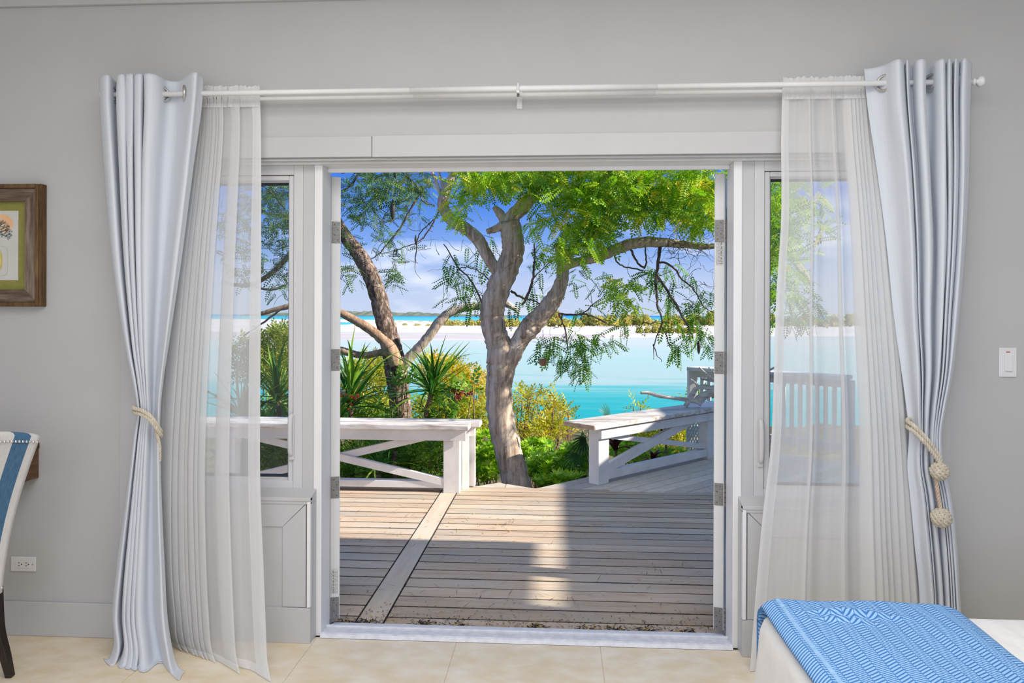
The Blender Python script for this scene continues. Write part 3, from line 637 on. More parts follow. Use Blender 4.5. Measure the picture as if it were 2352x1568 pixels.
t = thing('angled_railing', tuple(rail_pt(0.5, 0, ZD)), 'white railing with crossed braces and driftwood on its wide plank top', 'railing')
TR = Matrix(((RD.x, RN.x, 0, R0.x), (RD.y, RN.y, 0, R0.y), (0, 0, 1, 0), (0, 0, 0, 1)))
obj('top_plank', MB().box(-0.14, 2.25, -0.30, 0.07, 0.438, 0.480, TR), 'capwood', t, bevel=0.008, label='worn white plank with bare end grain')
obj('end_grain', MB().box(-0.143, -0.139, -0.295, 0.065, 0.441, 0.477, TR), 'endgrain', t, label='bare brown end grain of the plank')
obj('post', MB().box(-0.005, 0.135, -0.115, 0.0, ZD, 0.438, TR), 'wpaint', t, bevel=0.004)
obj('post', MB().box(1.72, 1.86, -0.115, 0.0, ZD, 0.438, TR), 'wpaint', t, bevel=0.004)
obj('beam', MB().box(-0.01, 2.25, 0.0, 0.035, 0.345, 0.425, TR), 'wpaint', t, bevel=0.003)
obj('bottom_rail', MB().box(0.135, 1.72, -0.08, -0.01, -0.03, 0.045, TR), 'wpaint', t, bevel=0.003)
obj('cross_brace', MB().bar(rail_pt(0.13, -0.04, 0.06), rail_pt(1.62, -0.04, 0.40), 0.045, 0.085), 'wpaint', t, bevel=0.003)
obj('cross_brace', MB().bar(rail_pt(0.13, -0.05, 0.355), rail_pt(1.72, -0.05, 0.07), 0.045, 0.05), 'wpaint', t, bevel=0.003)

# driftwood lying on that railing
def pxpath(pts, Y, mul=1.0, per=5):
    c = cat_rom([tuple(PY(p[0], p[1], p[3] if len(p) > 3 else Y)) for p in pts], per)
    r = cat_rom([(p[2] * PXM(p[3] if len(p) > 3 else Y) * mul, 0, 0) for p in pts], per)
    return c, [max(q.x, 0.0008) for q in r]
t = thing('driftwood', tuple(PY(1590, 930, 4.45)), 'bleached forked driftwood branch lying on the angled railing', 'driftwood')
dy = 4.55
for pts in ([(1574, 933, 5), (1585, 915, 6.5), (1593, 900, 6), (1600, 890, 5)], [(1600, 926, 11), (1612, 912, 11), (1625, 905, 9), (1645, 899, 9), (1680, 890, 8), (1720, 880, 6), (1775, 862, 4)],
            [(1600, 890, 4), (1615, 888, 6), (1635, 891, 6), (1660, 885, 5), (1700, 870, 4), (1740, 862, 3), (1790, 838, 2)],
            [(1471, 902, 3), (1490, 902, 4), (1510, 908, 4.5), (1540, 913, 4), (1580, 918, 5), (1602, 922, 6)], [(1606, 843, 1.5), (1622, 858, 2.5), (1640, 872, 3), (1665, 886, 4)],
            [(1609, 867, 3), (1625, 872, 3), (1645, 876, 3)], [(1585, 870, 2), (1597, 879, 3), (1606, 888, 3)], [(1627, 843, 1.2), (1640, 856, 2), (1660, 876, 3)]):
    c, r = pxpath(pts, dy); obj('branch', MB().tube(c, r, 10, wob=0.05), 'driftwood', t, smooth=True)

# picket railing of the far landing, and the lattice skirt
def picket(x0, y0, x1, y1, ztop, zb, label, n=14, name='picket_railing'):
    a = Vector((x0, y0, 0)); b = Vector((x1, y1, 0)); t = thing(name, (x0, y0, zb), label, 'railing')
    obj('top_rail', MB().bar(a + Vector((0, 0, ztop - .025)), b + Vector((0, 0, ztop - .025)), 0.26, 0.045), 'wpaint', t, bevel=0.004)
    obj('under_rail', MB().bar(a + Vector((0, 0, ztop - .09)), b + Vector((0, 0, ztop - .09)), 0.05, 0.08), 'wpaint', t, bevel=0.003)
    obj('bottom_rail', MB().bar(a + Vector((0, 0, zb + .08)), b + Vector((0, 0, zb + .08)), 0.05, 0.08), 'wpaint', t, bevel=0.003)
    for i in range(n):
        p = a.lerp(b, (i + .5) / n); obj('picket', MB().bar(p + Vector((0, 0, zb)), p + Vector((0, 0, ztop - .12)), 0.02, 0.045, up=(b - a)), 'wpaint', t)
    for p in (a, b): obj('post', B(p.x - .055, p.x + .055, p.y - .055, p.y + .055, zb - 0.3, ztop - .05), 'wpaint', t, bevel=0.004)
pf = PY(1590, 845, 6.2)
picket(pf.x, 6.2, 3.1, 4.95, 0.79, -0.06, 'white picket railing behind the driftwood, outlined against the sea', 20)
picket(3.45, 4.62, 5.0, 3.4, 0.72, ZD, 'white picket railing beyond the right sidelight, nearer the house wing', 18)
lt = thing('lattice_panel', (2.0, 5.35, -0.3), 'pale blue-green diagonal lattice panel beside a white board', 'lattice')
la, lb = PY(1579, 1000, 5.4).x, PY(1640, 1000, 5.4).x
for i in range(-9, 12):
    for sgn in (1, -1):
        x0 = la + i * 0.032; pts = []
        for zz in (-0.55, 0.45):
            pts.append((x0 + sgn * (zz + 0.05) * 0.45, 5.4 + (0.008 if sgn > 0 else 0), zz))
        def clip(p, q):
            p = Vector(p); q = Vector(q); o = []
            for e in (p, q): o.append(e)
            d = q - p; t0, t1 = 0.0, 1.0
            if abs(d.x) > 1e-6:
                ta, tb = sorted(((la - p.x) / d.x, (la + 0.125 - p.x) / d.x)); t0, t1 = max(t0, ta), min(t1, tb)
            elif not (la < p.x < la + .125): return None
            return (p + d * t0, p + d * t1) if t1 - t0 > 0.03 else None
        c = clip(*pts)
        if c: obj('lattice_slat', MB().bar(c[0], c[1], 0.006, 0.011, up=(1, 0, 0)), 'lattice', lt)
obj('side_board', B(la + 0.125, la + 0.36, 5.38, 5.42, -0.6, 0.45), 'wpaint', lt, bevel=0.003)
obj('side_board', B(la - 0.012, la + 0.0, 5.38, 5.42, -0.6, 0.45), 'lattice', lt)
obj('landing_deck', B(1.62, 5.2, 5.0, 6.3, -0.15, -0.06), 'deckdiag') if False else None

# ================================================================== CURTAINS AND RODS
def PXZ(px, z, Y):
    py = CY
    for _ in range(3):
        q = PY(px, py, Y); py += (q.z - z) / PXM(Y)
    q = PY(px, py, Y); return Vector((q.x, Y, z))
ZR = 2.345
t = thing('curtain_rod', (-0.16, -0.08, ZR), 'white double curtain rod on a centre bracket above the open doors', 'curtain rod')
xa, xb = PXZ(255, ZR, -.12).x, PXZ(2233, ZR, -.12).x
j1, j2 = PXZ(941, ZR, -.12).x, PXZ(1510, ZR, -.12).x
r = obj('front_rod', MB().tube([(j1, -.12, ZR), (j2, -.12, ZR)], 0.0125, 16), 'rod', t, smooth=True)
for a, b in ((xa, j1), (j2, xb)): obj('front_rod_end', MB().tube([(a, -.12, ZR), (b, -.12, ZR)], 0.011, 16), 'rod', t, smooth=True)
obj('back_rod', MB().tube([(j1, -.045, ZR - .004), (j2, -.045, ZR - .004)], 0.0095, 14), 'rod', t, smooth=True)
for a, b in ((xa + .04, j1), (j2, xb - .04)): obj('back_rod_end', MB().tube([(a, -.045, ZR - .004), (b, -.045, ZR - .004)], 0.0082, 14), 'rod', t, smooth=True)
for bx in (PXZ(1190, ZR, -.12).x, xa + .05, xb - .06):
    br = obj('bracket', B(bx - .006, bx + .006, -.14, -.001, ZR - .022, ZR - .012), 'rod', t, bevel=0.002)
    obj('bracket_cup', MB().tube([(bx, -.136, ZR + .018), (bx, -.138, ZR), (bx, -.13, ZR - .014), (bx, -.12, ZR - .018), (bx, -.105, ZR - .012)], 0.0045, 8), 'rod', br, smooth=True)
    obj('bracket_plate', B(bx - .012, bx + .012, -.006, 0, ZR - .05, ZR + .03), 'rod', br, bevel=0.002)
    obj('thumb_screw', MB().lathe([(0.005, -.012), (0.005, 0.0)], (bx, -.12, ZR - .02), 'Z', 8), 'screw', br)
for ex, s in ((xb, 1), (xa, -1)):
    obj('finial', MB().lathe([(0.009, 0), (0.014, s * .004), (0.014, s * .008), (0.008, s * .012), (0.009, s * .018), (0.019, s * .024), (0.022, s * .032), (0.019, s * .040), (0.010, s * .044)], (ex, -.12, ZR), 'X', 18), 'rod', t, smooth=True)

def cloth(rows, per_u=6, per_v=8, uvs=(0.01, 0.02)):
    """rows: control rows of points (same count); smooth both ways"""
    K = len(rows[0])
    cols = [cat_rom([r_[k] for r_ in rows], per_v) for k in range(K)]
    H = len(cols[0]); g = []; uv = []
    for i in range(H):
        line = cat_rom([cols[k][i] for k in range(K)], per_u)
        g.append(line); uv.append([(j * uvs[0], i * uvs[1]) for j in range(len(line))])
    return g, uv
def panel_rows(prof, spec, jitter=0.010):
    """prof: (px at top, depth); spec rows: (py or z-tuple, xL, xR, amp, ybase, yleft-yright skew)"""
    p0, p1 = prof[0][0], prof[-1][0]; rows = []
    for ri, (py, xl, xr, amp, yb, sk) in enumerate(spec):
        z = py[0] if isinstance(py, tuple) else PY((xl + xr) / 2, py, yb).z
        row = []
        for k, (px, d) in enumerate(prof):
            u = (px - p0) / (p1 - p0)
            jit = 0 if ri == 0 else (random.uniform(-1, 1) * jitter * (xr - xl))
            Y = yb + d * amp + sk * (0.5 - u)
            if Y > -0.016: Y = -0.016
            row.append(PXZ(xl + u * (xr - xl) + (jit if 0 < k < len(prof) - 1 else 0), max(z, 0.004), Y))
        rows.append(row)
    return rows
def grommets(t, pts, z, rad=0.030):
    for px, py, Y, ang in pts:
        c = PY(px, py, Y)
        obj('grommet', MB().torus((c.x, c.y, ZR), rad, 0.0065, Matrix.Rotation(ang, 3, 'Z') @ Matrix.Rotation(math.pi / 2, 3, 'Y'), 26, 8), 'nickel', t, smooth=True, label='round metal grommet ring')

# left opaque panel
prof = [(228, -.010), (236, -.045), (250, -.050), (264, .015), (273, .045), (269, -.035), (276, -.060), (288, -.045), (292, .030), (289, -.045), (297, -.062), (306, -.05), (311, .035), (308, -.040), (318, -.060), (328, -.045), (334, .02), (331, -.05), (345, -.062), (365, -.03), (385, .03), (410, .040), (426, -.01), (440, -.058), (451, -.065), (458, -.03), (467, .005)]
spec = [(180, 228, 467, 1, -.12, 0), (250, 230, 463, 1, -.12, 0), (400, 240, 442, .95, -.12, 0), (600, 258, 416, .85, -.12, 0), (780, 284, 389, .75, -.125, 0), (880, 305, 374, .62, -.13, 0), (945, 314, 368, .42, -.13, 0), (1010, 306, 367, .45, -.13, 0), (1150, 288, 371, .5, -.13, 0), (1300, 268, 378, .6, -.14, 0), (1408, 258, 384, .75, -.16, .02), (1480, 262, 395, .9, -.19, .04), (1520, 250, 408, 1.0, -.22, .06), ((0.004,), 238, 424, 1.0, -.245, .10)]
t = thing('grommet_curtain', tuple(PXZ(330, 0, -.2)), 'pale blue-grey grommet curtain tied back beside the framed picture wall', 'curtain', 'opaque grommet curtains')
random.seed(3)
g, uv = cloth(panel_rows(prof, spec), 5, 7)
obj('curtain_panel', MB().grid(g, uv), 'curtain', t, smooth=True, solid=0.0025)
grommets(t, [(262, 215, -.12, -0.45), (371, 214, -.12, -0.75), (423, 214, -.12, 0.5)], ZR)

# right opaque panel
prof = [(1985, .040), (1998, .038), (2016, .022), (2032, -.002), (2050, -.044), (2066, -.064), (2076, -.02), (2072, .035), (2080, -.02), (2084, -.055), (2092, .02), (2105, -.045), (2120, -.062), (2127, -.03), (2124, .035), (2135, .02), (2150, -.035), (2166, -.06), (2171, -.02), (2168, .04), (2175, -.03), (2181, -.06), (2187, -.02), (2184, .04), (2191, -.03), (2196, -.06), (2203, -.02), (2199, .04), (2207, -.03), (2214, -.06), (2223, -.05), (2232, .0)]
spec = [(148, 1985, 2232, 1, -.12, 0), (240, 1993, 2229, 1, -.12, 0), (400, 2016, 2226, .95, -.12, 0), (560, 2036, 2218, .85, -.12, 0), (720, 2052, 2204, .8, -.12, 0), (850, 2070, 2190, .7, -.13, 0), (940, 2082, 2172, .6, -.13, 0), (1000, 2088, 2163, .42, -.13, 0), (1070, 2084, 2168, .42, -.13, 0), (1140, 2090, 2185, .42, -.13, 0), (1250, 2100, 2198, .45, -.13, 0), (1385, 2112, 2206, .5, -.13, 0), ((0.004,), 2108, 2216, .6, -.16, 0)]
t = thing('grommet_curtain', tuple(PXZ(2140, 0, -.15)), 'pale blue-grey grommet curtain held by a knotted rope near the light switch', 'curtain', 'opaque grommet curtains')
random.seed(4)
g, uv = cloth(panel_rows(prof, spec), 5, 7)
obj('curtain_panel', MB().grid(g, uv), 'curtain', t, smooth=True, solid=0.0025)
grommets(t, [(2032, 192, -.12, 0.80), (2139, 187, -.12, 0.55)], ZR)

# sheers
def sheer(label, prof, spec, seed, hem_cols, name='sheer_curtain'):
    random.seed(seed)
    rows = panel_rows(prof, spec, 0.003); g, uv = cloth(rows, 4, 7)
    t = thing(name, tuple(rows[-1][len(prof) // 2]), label, 'sheer curtain', 'white sheer curtains')
    obj('voile_panel', MB().grid(g, uv), 'sheer', t, smooth=True)
    a, b = hem_cols
    hem = [[p + Vector((0, -.0025, 0)) for p in (ln[a:b] if b else ln[a:])] for ln in g]
    huv = [[(j * .01, i * .02) for j in range(len(ln))] for i, ln in enumerate(hem)]
    obj('side_hem', MB().grid(hem, huv), 'sheer_hem', t, smooth=True)
    bh = [[p + Vector((0, -.003, .001)) for p in ln] for ln in g[-5:]]
    obj('bottom_hem', MB().grid(bh, [[(j * .01, i * .02) for j in range(len(ln))] for i, ln in enumerate(bh)]), 'sheer_hem', t, smooth=True)
    # gathered heading on the rod
    hd = []
    n = len(g[0])
    for i in range(7):
        zz = i / 6.0; line = []
        for j in range(n):
            p = g[0][j].copy(); p.z = ZR - 0.042 + zz * 0.088 + math.sin(j * 1.7) * 0.004 * (zz ** 3) + math.sin(j * .53) * .003 * zz ** 2
            p.y = -.045 - 0.016 - 0.003 * math.sin(j * 2.1) * abs(zz - .5) * 2; line.append(p)
        hd.append(line)
    obj('heading', MB().grid(hd, [[(j * .01, i * .02) for j in range(n)] for i in range(7)]), 'sheer_hem', t, smooth=True)
    return t
random.seed(21)
prof = [(440, 0)]
for x in range(450, 505, 8): prof += [(x + random.uniform(8, 13), -.013), (x + random.uniform(-9, -4), .012), (x + random.uniform(1, 6), -.002)]
prof += [(516, -.004), (536, -.014), (549, -.018), (526, .012), (538, .002), (556, .004), (566, .006), (578, .002), (590, -.004), (597, -.006)]
spec = [(200, 440, 597, .5, -.05, 0), (245, 442, 598, .9, -.05, 0), (330, 440, 600, 1.1, -.052, 0), (600, 404, 600, 1.5, -.06, 0), (900, 376, 598, 1.7, -.07, .02), (1100, 366, 598, 1.9, -.09, .05), (1300, 366, 606, 2.2, -.12, .10), (1420, 374, 611, 2.4, -.145, .14), (1480, 380, 614, 2.6, -.16, .19), ((0.004,), 392, 623, 2.6, -.19, .28)]
sheer('white sheer curtain hanging inside the curtain by the picture wall, pooling on the floor', prof, spec, 5, (-9, None))
random.seed(22)
prof = [(1797, -.006), (1803, -.004), (1812, .004), (1830, .006), (1846, .0), (1862, -.012), (1856, .012), (1866, -.010), (1880, .004), (1897, -.002), (1914, -.012), (1907, .010), (1916, -.012), (1926, .004)]
for x in range(1942, 2002, 9): prof += [(x + random.uniform(8, 13), -.013), (x + random.uniform(-9, -4), .012), (x + random.uniform(1, 6), -.002)]
prof += [(2012, 0)]
spec = [(190, 1797, 2012, .5, -.05, 0), (235, 1796, 2014, .9, -.05, 0), (330, 1794, 2022, 1.1, -.052, 0), (500, 1794, 2042, 1.4, -.058, 0), (700, 1782, 2062, 1.6, -.065, 0), (1000, 1772, 2088, 1.8, -.075, 0), (1200, 1750, 2102, 2.0, -.085, 0), (1385, 1734, 2116, 2.2, -.10, 0), ((0.004,), 1722, 2122, 2.4, -.12, 0)]
sheer('white sheer curtain in front of the right sidelight, falling behind the bed', prof, spec, 6, (0, 9))

# ------------------------------------------------------------------ rope tie-backs
def rope(path, r, turns_per_m=26, n=7):
    path = [Vector(p) for p in path]; d = [0]
    for a, b in zip(path, path[1:]): d.append(d[-1] + (b - a).length)
    N = max(12, int(d[-1] / 0.004)); pts = []; i = 0
    for q in range(N + 1):
        s = d[-1] * q / N
        while i < len(d) - 2 and d[i + 1] < s: i += 1
        u = (s - d[i]) / max(d[i + 1] - d[i], 1e-9); pts.append(path[i].lerp(path[i + 1], u))
    mb = MB(); t0 = (pts[1] - pts[0]).normalized(); nrm = t0.orthogonal().normalized(); prev = t0; fr = []
    for q, p in enumerate(pts):
        t_ = (pts[min(q + 1, N)] - pts[max(q - 1, 0)]).normalized(); nrm = (prev.rotation_difference(t_) @ nrm); nrm = (nrm - t_ * nrm.dot(t_)).normalized(); prev = t_
        fr.append((p, nrm.copy(), t_.cross(nrm)))
    for k in range(3):
        line = []
        for q, (p, a, b) in enumerate(fr):
            an = 2 * math.pi * (k / 3 + d[-1] * q / N * turns_per_m); line.append(p + (a * math.cos(an) + b * math.sin(an)) * r * 0.52)
        mb.tube(line, r * 0.56, n)
    return mb
def fist(c, R, rr):
    out_ = []
    for ax in range(3):
        Rm = [Matrix.Identity(3), Matrix.Rotation(math.pi / 2, 3, 'X') @ Matrix.Rotation(.3, 3, 'Z'), Matrix.Rotation(math.pi / 2, 3, 'Y') @ Matrix.Rotation(.3, 3, 'Z')][ax]
        tilt = Matrix.Rotation(0.6, 3, 'X') @ Matrix.Rotation(0.7, 3, 'Y') @ Matrix.Rotation(.5, 3, 'Z')
        for o in (-1.5, -.5, .5, 1.5):
            h = o * rr * 1.9; q = math.sqrt(max(R * R - h * h, 0.0001)) - ax * 0.0012
            pts = [Vector(c) + tilt @ (Rm @ Vector((q * math.cos(a), q * math.sin(a), h))) for a in [2 * math.pi * i / 36 for i in range(37)]]
            out_.append(rope(pts, rr, 40, 6))
    return out_
t = thing('rope_tieback', tuple(PY(340, 960, -.2)), 'twisted cotton rope tieback around the curtain beside the picture wall', 'tieback', 'rope tiebacks')
for off in (0, 9):
    pth = cat_rom([tuple(PY(p[0], p[1] + off, p[2])) for p in ((330, 935, -.10), (311, 934, -.13), (309, 938, -.17), (325, 942, -.195), (343, 953, -.20), (356, 970, -.19), (366, 985, -.165), (369, 992, -.13), (360, 992, -.08))], 6)
    obj('rope_loop', rope(pth, 0.0085), 'rope', t, smooth=True)
obj('rope_tail', rope(cat_rom([tuple(PY(p[0], p[1], p[2])) for p in ((356, 976, -.17), (361, 1000, -.165), (366, 1025, -.15), (366, 1060, -.14))], 6), 0.0075), 'rope', t, smooth=True)
t = thing('rope_tieback', tuple(PY(2150, 1080, -.2)), 'cotton rope tieback with two ball knots hanging on the curtain near the light switch', 'tieback', 'rope tiebacks')
for off in (0, 13):
    pth = cat_rom([tuple(PY(p[0], p[1] + off, p[2])) for p in ((2110, 966, -.09), (2088, 962, -.12), (2086, 968, -.165), (2100, 978, -.19), (2125, 1004, -.205), (2145, 1030, -.20), (2158, 1050, -.195), (2160, 1064, -.195))], 6)
    obj('rope_loop', rope(pth, 0.0085), 'rope', t, smooth=True)
obj('rope_loop', rope(cat_rom([tuple(PY(p[0], p[1], p[2])) for p in ((2158, 1012, -.09), (2155, 1028, -.12), (2152, 1045, -.15), (2154, 1062, -.17))], 6), 0.0085), 'rope_peach', t, smooth=True)
obj('rope_drop', rope(cat_rom([tuple(PY(p[0], p[1], p[2])) for p in ((2150, 1100, -.19), (2153, 1125, -.19), (2157, 1150, -.19), (2161, 1170, -.19))], 6), 0.0075), 'rope_peach', t, smooth=True)
for (px, py, rp) in ((2158, 1082, 21), (2162, 1189, 23)):
    c = PY(px, py, -.195); R = rp * PXM(-.2)
    kn = obj('ball_knot', MB().ball(c, R * .78, 14, 10), 'rope', t, smooth=True)
    for mb in fist(c, R * .84, 0.0062): obj('knot_turn', mb, 'rope', kn, smooth=True)

# ================================================================== THINGS ON THE WALL
t = thing('framed_picture', (-2.48, -.02, 1.45), 'weathered barn-wood frame with olive mat and a tree print', 'picture')
X0, X1, Z0, Z1 = -2.71, -2.25, 1.451, 1.987; fw = 0.082; ed = 0.026
def quadprism(pts, y0, y1):
    vs = [(p[0], y0, p[1]) for p in pts] + [(p[0], y1, p[1]) for p in pts]
    return MB().add(vs, [(0, 1, 2, 3), (7, 6, 5, 4), (0, 4, 5, 1), (1, 5, 6, 2), (2, 6, 7, 3), (3, 7, 4, 0)])
a, b, c, d = X0 + ed, X1 - ed, Z0 + .018, Z1 - .018
A_, B_, C_, D_ = X0 + fw, X1 - fw, Z0 + .074, Z1 - .075
obj('frame_rail', quadprism([(a, d), (A_, D_), (B_, D_), (b, d)], -.030, -.004), 'barn_h', t, bevel=0.002, seg=1)
obj('frame_rail', quadprism([(a, c), (b, c), (B_, C_), (A_, C_)], -.030, -.004), 'barn_h', t, bevel=0.002, seg=1)
obj('frame_stile', quadprism([(b, c), (b, d), (B_, D_), (B_, C_)], -.030, -.004), 'barn_v', t, bevel=0.002, seg=1)
obj('frame_stile', quadprism([(a, d), (a, c), (A_, C_), (A_, D_)], -.030, -.004), 'barn_v', t, bevel=0.002, seg=1)
for mb in (B(X0, X0 + ed, -.040, -.001, Z0, Z1), B(X1 - ed, X1 - ed * .42, -.042, -.001, Z0 + .002, Z1 - .001), B(X1 - ed * .42, X1, -.038, -.001, Z0, Z1), B(X0 + ed, X1 - ed, -.040, -.001, Z0, Z0 + .018), B(X0 + ed, X1 - ed, -.040, -.001, Z1 - .018, Z1)):
    obj('frame_edge', mb, 'barn_edge', t, bevel=0.002, seg=1)
obj('mat_board', B(A_ - .005, B_ + .005, -.012, -.005, C_ - .005, D_ + .005), 'mat_board', t)
PX0, PX1, PZ0, PZ1 = -2.588, -2.372, 1.567, 1.873
pr = obj('print', B(PX0, PX1, -.0135, -.012, PZ0, PZ1), 'paper', t)
ob = lambda nm, mb, m_: obj(nm, mb, m_, pr)
cxp = -2.48
def blob(cx_, cz, rx, rz, y, n=24, jag=0.0):
    pts = [(cx_ + rx * math.cos(2 * math.pi * i / n) * (1 + random.uniform(-jag, jag)), y, cz + rz * math.sin(2 * math.pi * i / n) * (1 + random.uniform(-jag, jag))) for i in range(n)]
    return MB().add(pts, [tuple(range(n))])
ob('printed_sunset', blob(cxp, 1.815, 0.088, 0.048, -.0137, 30, .04), 'sunset')
mb = MB()
def twigp(x, z, a, L, w, depth):
    x2, z2 = x + math.sin(a) * L, z + math.cos(a) * L
    nx, nz_ = math.cos(a) * w / 2, -math.sin(a) * w / 2
    mb.add([(x - nx, -.0141, z - nz_), (x + nx, -.0141, z + nz_), (x2 + nx * .6, -.0141, z2 + nz_ * .6), (x2 - nx * .6, -.0141, z2 - nz_ * .6)], [(0, 1, 2, 3)])
    if depth:
        for q in range(3): twigp(x2, z2, a + random.uniform(-.8, .8), L * random.uniform(.6, .85), w * .6, depth - 1)
random.seed(12); twigp(cxp, 1.745, 0, 0.02, .008, 0)
for a in (-1.4, -1.0, -.5, 0, .5, 1.0, 1.4): twigp(cxp, 1.762, a, .03, .004, 3)
ob('printed_tree', mb, 'ink')
mb = MB()
for i in range(150):
    a = random.uniform(-1.5, 1.5); rr = random.uniform(.03, .082); q = blob(cxp + math.sin(a) * rr * 1.02, 1.755 + math.cos(a) * rr, .0035, .0028, -.0139 - .0000005 * i, 6); mb.add(q.v, q.f)
ob('printed_foliage', mb, 'inkteal')
jar = [(cxp + .060 * math.copysign(abs(math.cos(a)) ** .35, math.cos(a)), -.0143, 1.652 + .066 * math.copysign(abs(math.sin(a)) ** .35, math.sin(a))) for a in [2 * math.pi * i / 48 for i in range(49)]]
ob('printed_jar', MB().tube(jar, 0.0009, 4), 'jar')
for q_, (off, rx) in enumerate(((.036, .012), (-.036, .012), (.022, .017), (-.022, .017), (0, .013))):
    ob('printed_fruit', blob(cxp + off * .62, 1.655, rx, .044, -.01412 - .00002 * q_, 30), 'yellow')
    ob('printed_fruit_outline', MB().tube([(cxp + off * .62 + rx * math.cos(q), -.0142 - .00002 * q_, 1.655 + .044 * math.sin(q)) for q in [2 * math.pi * i / 30 for i in range(31)]], 0.0006, 4), 'fruitline')
ob('printed_stem', MB().tube([(cxp, -.0143, 1.698), (cxp + .003, -.0143, 1.712)], 0.0016, 5), 'ink')

t = thing('wall_outlet', (-2.35, 0, 0.313), 'white double power socket low on the wall beside the striped chair', 'outlet')
pl = obj('cover_plate', B(-2.408, -2.293, -.007, 0, .281, .346), 'plate', t, bevel=0.003)
ins = obj('socket_insert', B(-2.383, -2.318, -.009, -.007, .296, .331), 'plate', t, bevel=0.001)
for ox in (-2.367, -2.334):
    for oz in (.306, .319): obj('socket_slot', B(ox - .004, ox + .003, -.0096, -.009, oz, oz + .0025), 'dark', ins)
    obj('socket_hole', MB().lathe([(0.0028, -.0096), (0.0028, -.009)], (ox + .011, 0, .3135), 'Y', 10), 'dark', ins)
obj('plate_screw', MB().lathe([(0.003, -.0082), (0.003, -.007)], (-2.306, 0, .3135), 'Y', 10), 'nickel', t)
t = thing('light_switch', (1.837, 0, 1.234), 'white rocker light switch on the wall right of the curtains', 'light switch')
obj('cover_plate', B(1.802, 1.872, -.006, 0, 1.174, 1.294), 'plate', t, bevel=0.003)
obj('rocker', MB().add([(1.822, -.006, 1.199), (1.852, -.006, 1.199), (1.852, -.006, 1.266), (1.822, -.006, 1.266), (1.822, -.012, 1.199), (1.852, -.012, 1.199), (1.852, -.008, 1.266), (1.822, -.008, 1.266)], [(0, 3, 2, 1), (4, 5, 6, 7), (0, 1, 5, 4), (1, 2, 6, 5), (2, 3, 7, 6), (3, 0, 4, 7)]), 'plate', t, bevel=0.001)
pr2 = MB()
for i in range(4): pr2.box(1.829 + i * .004, 1.832 + i * .004, -.0066, -.006, 1.274, 1.279)
obj('printed_mark', pr2, 'redprint', t, label='tiny red printed mark')

# ================================================================== DESK, CHAIR
t = thing('wall_desk', (-2.7, -.17, .70), 'dark brown wooden desk fixed to the wall behind the striped chair', 'desk')
obj('desk_top', B(XL + .01, -2.279, -.36, -.001, .825, .852), 'desk', t, bevel=0.003)
obj('end_panel', B(-2.305, -2.283, -.34, -.001, .695, .825), 'desk', t, bevel=0.002)
obj('end_panel', B(XL + .012, XL + .034, -.34, -.001, .695, .825), 'desk', t, bevel=0.002)
dr = obj('drawer_front', B(XL + .05, -2.312, -.352, -.332, .70, .818), 'desk', t, bevel=0.003)
obj('drawer_knob', MB().lathe([(0.006, 0), (0.006, -.012), (0.014, -.018), (0.013, -.026), (0.006, -.03)], (-2.75, -.352, .76), 'Y', 14), 'steel', dr, smooth=True)
obj('bottom_panel', B(XL + .04, -2.306, -.33, -.001, .695, .71), 'desk', t)

t = thing('striped_chair', (-2.45, -.62, 0), 'white and blue striped upholstered chair with nailhead trim and dark legs', 'chair')
CW = 0.50
def back_pt(u, v, w):
    """u metres from far edge, v 0..1 height, w thickness 0 (outer) .. 1 (inner)"""
    cv = 0.030 * math.sin(math.pi * v) * 1.0
    x = -2.133 + 0.126 * v ** 1.15 - cv * .6 - w * 0.075 - 0.03 * math.sin(math.pi * u / CW) * (1 - .3 * v)
    y = -0.372 - u * (0.86 + 0.14 * v) - (CW * .07) * (1 - v)
    z = 0.345 + (0.595 + 0.035 * math.sin(math.pi * u / CW)) * v - 0.03 * math.sin(math.pi * u / CW) * (1 - v) * 0
    return Vector((x, y, z))
rows = []; uvs = []
sect = [(0.006, 1, 0.0), (0.0, .85, 0.0), (0, .5, 0), (0, .15, 0), (.006, 0, 0)]
for i in range(25):
    v = i / 24; row = []; uvr = []
    for j in range(31):
        u = CW * j / 30; row.append(back_pt(u, v, 0)); uvr.append((u, v * .6))
    # wrap edges to inner face
    rnd = lambda jj, ww: back_pt(CW * jj / 30, v, ww)
    left = [rnd(0, .92), rnd(-.25, .7), rnd(-.35, .4), rnd(-.2, .12)]; right = [rnd(30.2, .12), rnd(30.35, .4), rnd(30.25, .7), rnd(30, .92)]
    inner = [back_pt(CW * (30 - q) / 30, v, 1.0) for q in range(0, 31, 3)]
    rows.append(left + row + right + inner + [left[0]])
    uvs.append([(0, v * .6)] * 4 + uvr + [(CW, v * .6)] * 4 + [(CW * (30 - q) / 30, v * .6) for q in range(0, 31, 3)] + [(0, v * .6)])
def shrink(rw, dz, kx):
    c = sum(rw, Vector()) / len(rw); return [Vector((c.x + (p.x - c.x) * kx, c.y + (p.y - c.y) * (1 - (1 - kx) * .12), p.z + dz)) for p in rw]
top = rows[-1]; bot = rows[0]
rows = [shrink(bot, -.012, .05), shrink(bot, -.010, .7)] + rows + [shrink(top, .010, .8), shrink(top, .016, .4), shrink(top, .017, .02)]
uvs = [uvs[0], uvs[0]] + uvs + [uvs[-1]] * 3
bk = obj('backrest', MB().grid(rows, uvs), 'chair', t, smooth=True)
me_n = mesh_of('nailhead', MB().ball((0, 0, 0), 0.0062, 10, 6, (.6, 1, 1)), 'nail', True)
for i in range(30):
    o = link('nailhead', me_n, bk); o.location = back_pt(0.008 + i * 0.0165, 0.965, -0.03)
for i in range(10):
    o = link('nailhead', me_n, bk); o.location = back_pt(0.006 + i * 0.0165, 0.03, -0.03)
st = MB()
sp = []
